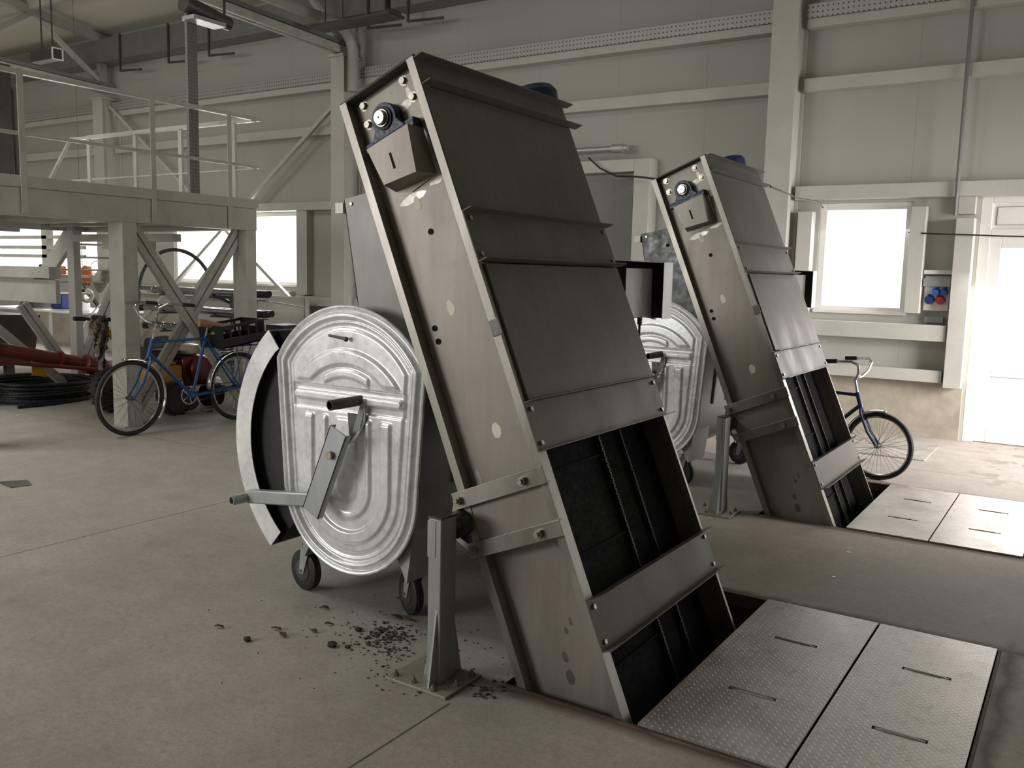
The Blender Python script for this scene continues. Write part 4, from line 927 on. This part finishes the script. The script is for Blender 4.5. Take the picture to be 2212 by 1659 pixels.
# ================================================================== WALK-BEHIND MACHINE behind the bicycle
t = thing('motor_cultivator', (-8.35, 5.9, 0), 'yellow walk-behind cultivator with dark red engine behind the blue bicycle', 'cultivator')
def wheel(x, y, R, w_, par, ax=(1, 0, 0)):
    ax = Vector(ax).normalized(); p = Vector((x, y, R))
    o = MB().lathe(p-ax*w_/2, ax, [(R*.5, 0), (R*.85, 0), (R*.96, w_*.15), (R*.97, w_*.85), (R*.85, w_), (R*.5, w_)], 36).build('tyre', 'rubber', par)
    lg = MB(); up = Vector((0, 0, 1)); f = ax.cross(up).normalized()
    for i in range(22):
        a = 2*PI*i/22; d = f*math.cos(a)+up*math.sin(a); lg.beam(p-ax*w_*.48+d*R*.975, p+ax*w_*.48+d*R*.975, .022, .03, tuple(d))
    lg.build('tread_lugs', 'rubber', o, smooth=False); MB().lathe(p-ax*w_*.3, ax, [(.03, 0), (R*.5, .0), (R*.5, w_*.6), (.03, w_*.6)], 24).build('rim', 'yellow', o)
wheel(-8.60, 5.53, .24, .13, t); wheel(-7.98, 5.83, .17, .11, t)
MB().box(-8.42, -8.10, 5.66, 6.02, .24, .50).box(-8.38, -8.14, 5.70, 5.98, .50, .54).build('gear_housing', 'yellow', t, bevel=.02)
MB().box(-8.44, -8.14, 6.06, 6.40, .26, .58).cyl((-8.06, 6.26, .44), (-8.14, 6.26, .44), .14, 24).build('engine', 'maroon', t, bevel=.03)
MB().lathe((-8.30, 6.24, .585), (0, 0, 1), [(.09, 0), (.13, .02), (.13, .08), (.11, .11), (.04, .125)], 24).build('fuel_tank', 'beige', t); MB().box(-8.44, -8.16, 5.84, 6.04, .555, .66).build('air_filter', 'black_plastic', t, bevel=.02)
MB().cyl((-8.5, 6.08, .13), (-8.05, 6.08, .13), .12, 20).cyl((-8.15, 6.35, .14), (-8.15, 6.50, .14), .13, 20).build('rotor_drum', 'rubber', t)
MB().cyl((-8.2, 6.45, .17), (-8.2, 6.98, .21), .045, 14).cyl((-8.2, 6.9, .21), (-8.2, 7.0, .215), .065, 16).build('exhaust_tube', 'brown', t)
MB().beam((-8.5, 5.80, .38), (-8.6, 5.50, .86), .05, .07).build('steering_column', 'yellow', t, bevel=.006)
MB().tube([(-8.6, 5.5, .80), (-8.6, 5.40, .96), (-8.6, 5.46, .985), (-8.6, 5.54, .97)], .016, 10).tube([(-8.6, 5.40, .96), (-8.6, 5.28, .99), (-8.6, 5.18, 1.0)], .016, 10).build('handlebar', 'dark_steel', t)
for p, d in (((-8.6, 5.50, .98), (.0, .10, -.02)), ((-8.6, 5.24, .993), (0, -.09, .005))): MB().cyl(p, Vector(p)+Vector(d)*1.3, .022, 12).build('grip', 'rubber', t)
MB().box(-8.05, -8.03, 5.50, 5.60, .20, .32).build('reflector', 'orange', t, label='orange reflector')
# dirty cloth gloves hung on the handle
m = MB(); rnd = random.Random(3)
def rag(cx, cy, w_, z0, z1, seed):
    rn = random.Random(seed); vs = []; n, mm = 9, 13
    for j in range(mm+1):
        z = z1+(z0-z1)*j/mm
        ww = w_*(1-.45*(j/mm)**1.5)*rn.uniform(.75, 1.15)
        for i in range(n+1):
            u = i/n-.5; vs.append((cx+.03*math.sin(9*u+j*.7)+rn.uniform(-.012, .012), cy+u*ww+rn.uniform(-.008, .008), z+rn.uniform(-.012, .012)-(0 if j < mm else rn.uniform(0, .06))))
    return vs, [(j*(n+1)+i, j*(n+1)+i+1, (j+1)*(n+1)+i+1, (j+1)*(n+1)+i) for j in range(mm) for i in range(n)]
for k, (cx, cy, w_, z0, z1) in enumerate(((-8.56, 5.36, .19, .66, 1.03), (-8.53, 5.37, .13, .52, .95), (-8.60, 5.43, .13, .70, 1.02))):
    m._add(*rag(cx, cy, w_, z0, z1, k+5))
o = solo(m, 'rag_bundle', 'cloth', 'bundle of dirty brown rags hanging on the cultivator handle', 'rags'); s_ = o.modifiers.new('thickness', 'SOLIDIFY'); s_.thickness = .012

# red auger pipe with joints
r = thing('auger_pipe', (-9.95, 5.6, 0), 'long rust red auger pipe lying behind the black hose coil', 'auger')
A0, A1 = Vector((-9.95, 4.2, .80)), Vector((-9.95, 6.12, .36))
MB().cyl(A0, A1, .075, 28).build('tube', 'red', r)
for k in (.42, .80): p = A0.lerp(A1, k); d = (A1-A0).normalized(); MB().cyl(p-d*.012, p+d*.012, .10, 28).build('joint_flange', 'red', r)
MB().lathe((-9.95, 6.22, .20), (-.2, 1, 0), [(.05, 0), (.17, .01), (.19, .04), (.19, .20), (.17, .24), (.06, .26)], 30).lathe(A1, (A1-A0), [(.075, -.1), (.11, -.08), (.12, .02), (.10, .10)], 28).build('end_housing', 'red', r)
MB().cyl((-9.8, 4.6, .54), (-9.8, 6.2, .30), .022, 12).build('tie_rod', 'red', r)
MB().box(-10.0, -9.9, 6.28, 6.36, 0, .03).box(-9.99, -9.91, 4.45, 4.53, 0, .70).build('stand', 'red', r)
MB().prism([(-9.86, 5.36, .30), (-9.86, 5.53, .27), (-9.86, 5.50, .42), (-9.86, 5.36, .45)], (.008, 0, 0)).build('warning_plate', 'yellow', r, label='yellow plate')
# brown hopper sheet behind
r = thing('feed_hopper', (-12.2, 5.9, 0), 'dark brown sheet metal hopper behind the auger pipe', 'hopper')
MB().hexa([(-12.6, 5.0, .2), (-11.9, 5.0, .2), (-11.9, 6.5, .2), (-12.6, 6.5, .2), (-12.8, 4.6, .92), (-11.6, 4.6, .92), (-11.6, 6.45, .87), (-12.8, 6.45, .87)]).build('hopper_body', 'brown', r); MB().box(-12.5, -12.4, 5.1, 5.2, 0, .2).box(-12.1, -12, 6.2, 6.3, 0, .2).build('leg', 'brown', r)
# black hose coil on the floor
m = MB(); hc = (-10.16, 5.56)
hc = (-9.93, 4.95) if False else (-10.16, 5.56)
for k in range(8):
    for j, R_ in enumerate((.62, .575)):
        m.torus((hc[0]+.012*math.sin(k*2.2+j), hc[1]+.012*math.cos(k*1.7+j), .02+.027*k), (0.02*math.sin(k*1.3), .02*math.cos(k*.9), 1), R_-.012*(k % 3), .0185, 64, 8)
m.tube([(-9.50, 5.0, .02), (-9.47, 5.35, .02), (-9.52, 5.6, .02), (-9.62, 5.9, .02)], .018, 8)
solo(m, 'hose_coil', simple('shiny_black_hose', (.010, .011, .014), .28, 0, .2, 8), 'thick coil of shiny black hose lying on the floor at left', 'hose')

# ================================================================== PIPE RACK and things behind the platform
r = thing('cantilever_rack', (-11, 8.5, 0), 'dark cantilever rack holding long steel tubes under the middle window', 'rack')
for x in (-11.62, -10.47): MB().box(x-.03, x+.03, 8.62, 8.68, .04, 1.22).build('upright', 'dark_steel', r, bevel=.003); MB().box(x-.05, x+.05, 8.2, 8.8, 0, .04).build('foot', 'dark_steel', r)
MB().box(-11.6, -10.5, 8.635, 8.665, .30, .36).build('cross_rail', 'dark_steel', r)
for z in (1.14, .87, .60):
    for x in (-11.62, -10.47): MB().box(x-.025, x+.025, 8.27, 8.62, z-.03, z).build('arm', 'dark_steel', r)
    MB().box(-9.95, -9.55, 8.30, 8.50, z-.035, z-.02).box(-10.5, -9.95, 8.38, 8.42, z-.035, z-.02).build('end_shelf', 'dark_steel', r)
M['tube_m'] = simple('dark_chromed_tube', (.30, .305, .31), .2, .9, .2, 9)
tubes = [(1.14, 8.33, -12.18, -9.42, .047), (1.14, 8.44, -11.9, -9.5, .040), (1.14, 8.54, -12.0, -9.6, .045), (.87, 8.33, -12.10, -9.44, .045), (.87, 8.44, -11.95, -9.5, .036), (.87, 8.54, -12.0, -9.55, .045), (.60, 8.33, -12.0, -10.6, .036), (.60, 8.44, -11.9, -9.55, .045), (.60, 8.54, -12.3, -9.6, .04)]
for i, (z, y, a, b_, q) in enumerate(tubes):
    lev = ('top', 'middle', 'lowest')[i//3]; pos = ('front', 'centre', 'wall-side')[i % 3]
    g = thing('steel_tube', (a, y, z), 'dark steel tube with fat end fitting, %s one on the %s arms of the rack' % (pos, lev), 'tube', 'tubes on the cantilever rack')
    MB().cyl((a, y, z+q+.004), (b_, y, z+q+.004), q, 18).build('pipe', 'tube_m', g)
    MB().cyl((a-.10, y, z+q-.01), (a+.03, y, z+q+.006), q+.004, 14).build('end_fitting', 'black_plastic', g); MB().cyl((b_-.16, y, z+q+.004), (b_+.03, y, z+q+.004), q+.003, 14).build('end_fitting', 'black_plastic', g)
    for x in (a+.35, b_-.55): MB().torus((x, y, z+q+.004), (1, 0, 0), q+.002, .006, 18, 6).build('clamp', 'chrome', g)
solo(MB().box(-11.5, -10.6, 7.65, 8.12, 0, .20).box(-11.4, -10.8, 7.7, 8.05, .20, .40).cyl((-11.1, 7.7, .42), (-11.1, 8.0, .44), .12, 16), 'grease_pump', 'dark_steel', 'dark boxy pump unit on the floor under the pipe rack', 'pump')
# bundle of pipes low on the floor
for i, (z, x) in enumerate(((.30, -9.75), (.38, -9.82), (.22, -9.7))):
    solo(MB().cyl((x, 7.0, z), (x, 8.3, z), .035, 14).box(x-.03, x+.03, 7.2, 7.28, 0, z-.03).box(x-.03, x+.03, 8.0, 8.08, 0, z-.03), 'floor_pipe', 'tube_m', 'steel pipe lying low on blocks behind the rear bicycle wheel, %s of three' % ('middle', 'highest', 'lowest')[i], 'pipe', 'low pipes')
# loop of thick black hose
pts = [(-13.10, 8.95, .03), (-13.13, 8.92, .29), (-13.12, 8.9, .70), (-13.05, 8.9, 1.05)]+[(-12.12-.92*math.cos(t), 8.9, 1.12+.68*math.sin(t)) for t in [PI*i/20 for i in range(1, 19)]]
solo(MB().tube(pts, .028, 10), 'hose_loop', 'rubber', 'thick black hose standing in a tall loop before the middle window', 'hose')
pts = [(-11.6, 8.70, .90), (-11.335, 8.7, 1.07), (-11.07, 8.7, 1.12), (-10.8, 8.7, 1.10), (-10.4, 8.7, .98), (-10.2, 8.7, .70), (-10.15, 8.7, .03)]
solo(MB().tube(pts, .026, 10), 'hose_length', 'rubber', 'short arched black hose behind the top and middle tubes', 'hose')
solo(MB().box(-10.9, -9.9, WY-.30, WY-.28, 0, 1.13).box(-9.86, -9.8, WY-.32, WY-.28, 0, 1.12), 'leaning_panel', 'paint', 'grey white board standing against the wall under the middle window', 'panel')
solo(MB().tube([(-10.0, 8.40, 1.125), (-9.825, 8.45, 1.11), (-9.3, 8.55, 1.07), (-8.9, 8.6, 1.028)], .008, 6), 'thin_rod', 'galv_dull', 'thin pale rod sticking out right of the rack', 'rod')
solo(MB().box(-8.05, -7.75, 7.12, 7.45, 0, .90), 'dark_cabinet', 'rubber', 'dark box behind the top of the bin lid', 'box', bevel=.01)
# table at the far left with its clutter
r = thing('work_table', (-12.9, 8.1, 0), 'white topped work table behind the stairs at left', 'table')
MB().box(-15.2, -12.5, 7.6, 8.6, .80, .83).build('table_top', 'white', r, bevel=.004)
for x in (-15.0, -12.65):
    for y in (7.7, 8.5): MB().box(x-.03, x+.03, y-.03, y+.03, 0, .80).build('leg', 'platform', r)
solo(MB().box(-13.9, -13.6, 7.9, 8.2, .831, 1.08), 'blue_case', 'navy_sock', 'dark blue case on the white table top', 'case', bevel=.02)
solo(MB().lathe((-13.2, 8.0, .831), (0, 0, 1), [(.11, 0), (.12, .02), (.12, .18), (.07, .24), (.04, .25), (.04, .29)], 20), 'canister', 'white', 'white canister on the table beside the blue case', 'canister')
solo(MB().box(-14.6, -14.2, 7.8, 8.15, .831, .98).cyl((-14.4, 7.95, .98), (-14.4, 7.95, 1.06), .06, 14), 'machine_part', 'dark_steel', 'dark machine part at the left end of the table', 'machine part')
solo(MB().lathe((-12.75, 8.1, .831), (0, 0, 1), [(.08, 0), (.085, .12), (.05, .16), (.03, .2)], 18), 'bottle', 'cream_hose', 'cream bottle at the right end of the table', 'bottle')
solo(MB().tube([(-11.6, 7.3, 1.0), (-11.35, 6.9, .75), (-11.1, 6.6, .42), (-11.0, 6.55, .30)], .012, 8).torus((-10.85, 6.95, .42), (.6, -.8, 0), .17, .011, 30, 8, PI*.1, PI*1.6), 'white_hose', 'cream_hose', 'thin white hose dropping behind the auger pipe', 'hose')
# chain hoists
r = thing('chain_hoist', (-12.0, 7.25, 1.05), 'orange chain hoist hanging beside the platform leg with looped chain bag', 'hoist')
MB().blob((-12.0, 7.36, 1.38), .11, 4, 12, 9, .08, (.8, 1.0, 1.3)).build('hoist_body', 'orange', r); MB().cyl((-12.0, 7.30, 1.5), (-12.0, 7.30, 5.9), .004, 6).build('suspension_wire', 'dark_steel', r)
MB().torus((-12.0, 7.36, 1.10), (1, 0, 0), .075, .03, 24, 8).build('chain_loop', 'cream_hose', r); MB().lathe((-12, 7.30, 1.20), (0, 0, -1), [(.02, 0), (.035, .02), (.03, .06), (.01, .08)], 10).build('hook', 'dark_steel', r)
MB().torus((-12.0, 7.52, 1.50), (1, 0, 0), .09, .006, 26, 6).build('pull_cord', 'cream_hose', r)
r = thing('orange_tool', (-11.8, 6.75, 1.42), 'orange and black power tool lying on the stair landing', 'tool')
MB().box(-11.9, -11.75, 6.62, 6.80, 1.40, 1.53).build('tool_body', 'black_plastic', r, bevel=.015); MB().box(-11.9, -11.75, 6.80, 6.93, 1.40, 1.51).build('tool_head', 'orange', r, bevel=.02)
solo(MB().box(-12.2, -11.4, 6.45, 7.1, 1.36, 1.398), 'landing_board', 'platform', 'grey board the orange tool lies on', 'board')
solo(MB().tube([(-15.9, WY-.2, 1.33), (-15.6, WY-.22, 1.05), (-15.25, WY-.25, .8), (-15.0, WY-.3, .6)], .03, 8), 'drain_hose', 'rubber', 'short dark hose sloping down below the left window sill', 'hose')
# cables strung across the hall
solo(MB().tube([(-5.16, 9.5, 2.93), (-5.0, 9.5, 2.80), (-4.78, 9.5, 2.70), (-4.5, 9.45, 2.68), (-3.9, 8.6, 2.55), (-3.2, 7.6, 2.40), (-2.60, 6.72, 2.27)], .010, 8), 'power_cable', 'rubber', 'thin cable strung from the gate frame to the second elevator head', 'cable')
solo(MB().tube([(-2.17, 6.94, 2.26), (-2.25, 8.0, 2.26), (-2.40, 9.2, 2.33), (-2.47, 9.72, 2.31)], .007, 8), 'power_cable', 'rubber', 'thin cable running from the second elevator head to the right window corner', 'cable')
solo(MB().tube([(-1.62, 9.70, 2.05), (-1.40, 9.62, 2.03), (-1.10, 9.60, 2.02), (-.8, 9.60, 2.005), (-.4, 9.60, 1.995), (.3, 9.60, 2.01)], .007, 8), 'power_cable', 'rubber', 'thin cable strung from the right window frame across the door top', 'cable')

# ================================================================== DEBRIS ON THE FLOOR
big = [(-2.847, 2.401, .016), (-2.524, 2.569, .019), (-2.547, 2.753, .014), (-2.461, 2.595, .011)]
labs = ['round dark pebble standing apart at the left of the floor litter', 'largest dark clod left of the soil patch', 'dark clod at the upper left edge of the soil patch', 'flat dark clod right of the largest one']
for k, (x, y, q) in enumerate(big): solo(MB().blob((x, y, q*.55), q, k+20, 9, 6, .22, (1.2, 1, .62)), 'pebble', 'stone', labs[k], 'pebble')
leaves = [(-3.05, 2.422, 'curled dark leaf farthest left on the floor'), (-2.838, 2.552, 'small brown leaf left of two scraps'), (-2.765, 2.521, 'brown scrap right of the small leaf'), (-2.693, 2.628, 'pointed brown leaf between the pebbles'),
          (-2.842, 2.843, 'dark folded leaf below the bin front'), (-2.504, 2.957, 'long reddish leaf above the soil patch'), (-2.64, 3.135, 'brown leaf touching the right castor'), (-2.69, 2.722, 'tiny brown scrap above the largest clod')]
for k, (x, y, lab) in enumerate(leaves):
    rn = random.Random(k+60); L = rn.uniform(.020, .03)*(1.5 if k == 5 else 1); a = rn.uniform(-.5, .9); m = MB(); vs = []
    for i, (u, wd) in enumerate(((-1, .05), (-.4, .35), (.2, .42), (.7, .25), (1, .04))):
        for j in (-1, 0, 1):
            p = Vector((u*L, j*wd*L, .004+.010*abs(j)*rn.random()+.004*(1-u*u))); vs.append((x+p.x*math.cos(a)-p.y*math.sin(a), y+p.x*math.sin(a)+p.y*math.cos(a), p.z))
    m._add(vs, [(i*3+j, i*3+j+1, (i+1)*3+j+1, (i+1)*3+j) for i in range(4) for j in range(2)])
    o = solo(m, 'dry_leaf', 'leaf', lab, 'leaf'); s_ = o.modifiers.new('thickness', 'SOLIDIFY'); s_.thickness = .0015
m = MB(); rn = random.Random(11)
def crumbs(cx, cy, sx, sy, n, r0, r1):
    for i in range(n):
        x, y = rn.gauss(cx, sx), rn.gauss(cy, sy); q = rn.uniform(r0, r1); m.blob((x, y, q*.4), q, rn.randint(0, 9999), 6, 4, .35, (rn.uniform(.8, 1.8), rn.uniform(.7, 1.4), .5))
crumbs(-2.41, 2.79, .055, .055, 110, .003, .009); crumbs(-2.40, 2.78, .10, .09, 110, .002, .006); crumbs(-2.30, 2.67, .05, .035, 45, .002, .006); crumbs(-2.55, 2.75, .28, .22, 70, .0015, .004); crumbs(-1.9, 2.8, .12, .12, 25, .0015, .005)
crumbs(-2.15, 2.50, .07, .04, 40, .002, .006); crumbs(-1.77, 2.62, .03, .04, 40, .002, .007)
solo(m, 'soil_crumbs', 'soil', 'scattered brown soil crumbs on the floor left of the near post', 'soil', kind='stuff', smooth=False)
for k, (x, y, lab) in enumerate(((-1.08, 5.31, 'white paint fleck on the floor strip, upper of two'), (-1.03, 4.75, 'lone white fleck in the middle of the floor strip'), (-1.065, 5.25, 'white fleck just below the upper one'))):
    solo(MB().cyl((x, y, .0005), (x, y, .003), .010 if k != 0 else .006, 10), 'paint_fleck', 'white', lab, 'fleck')
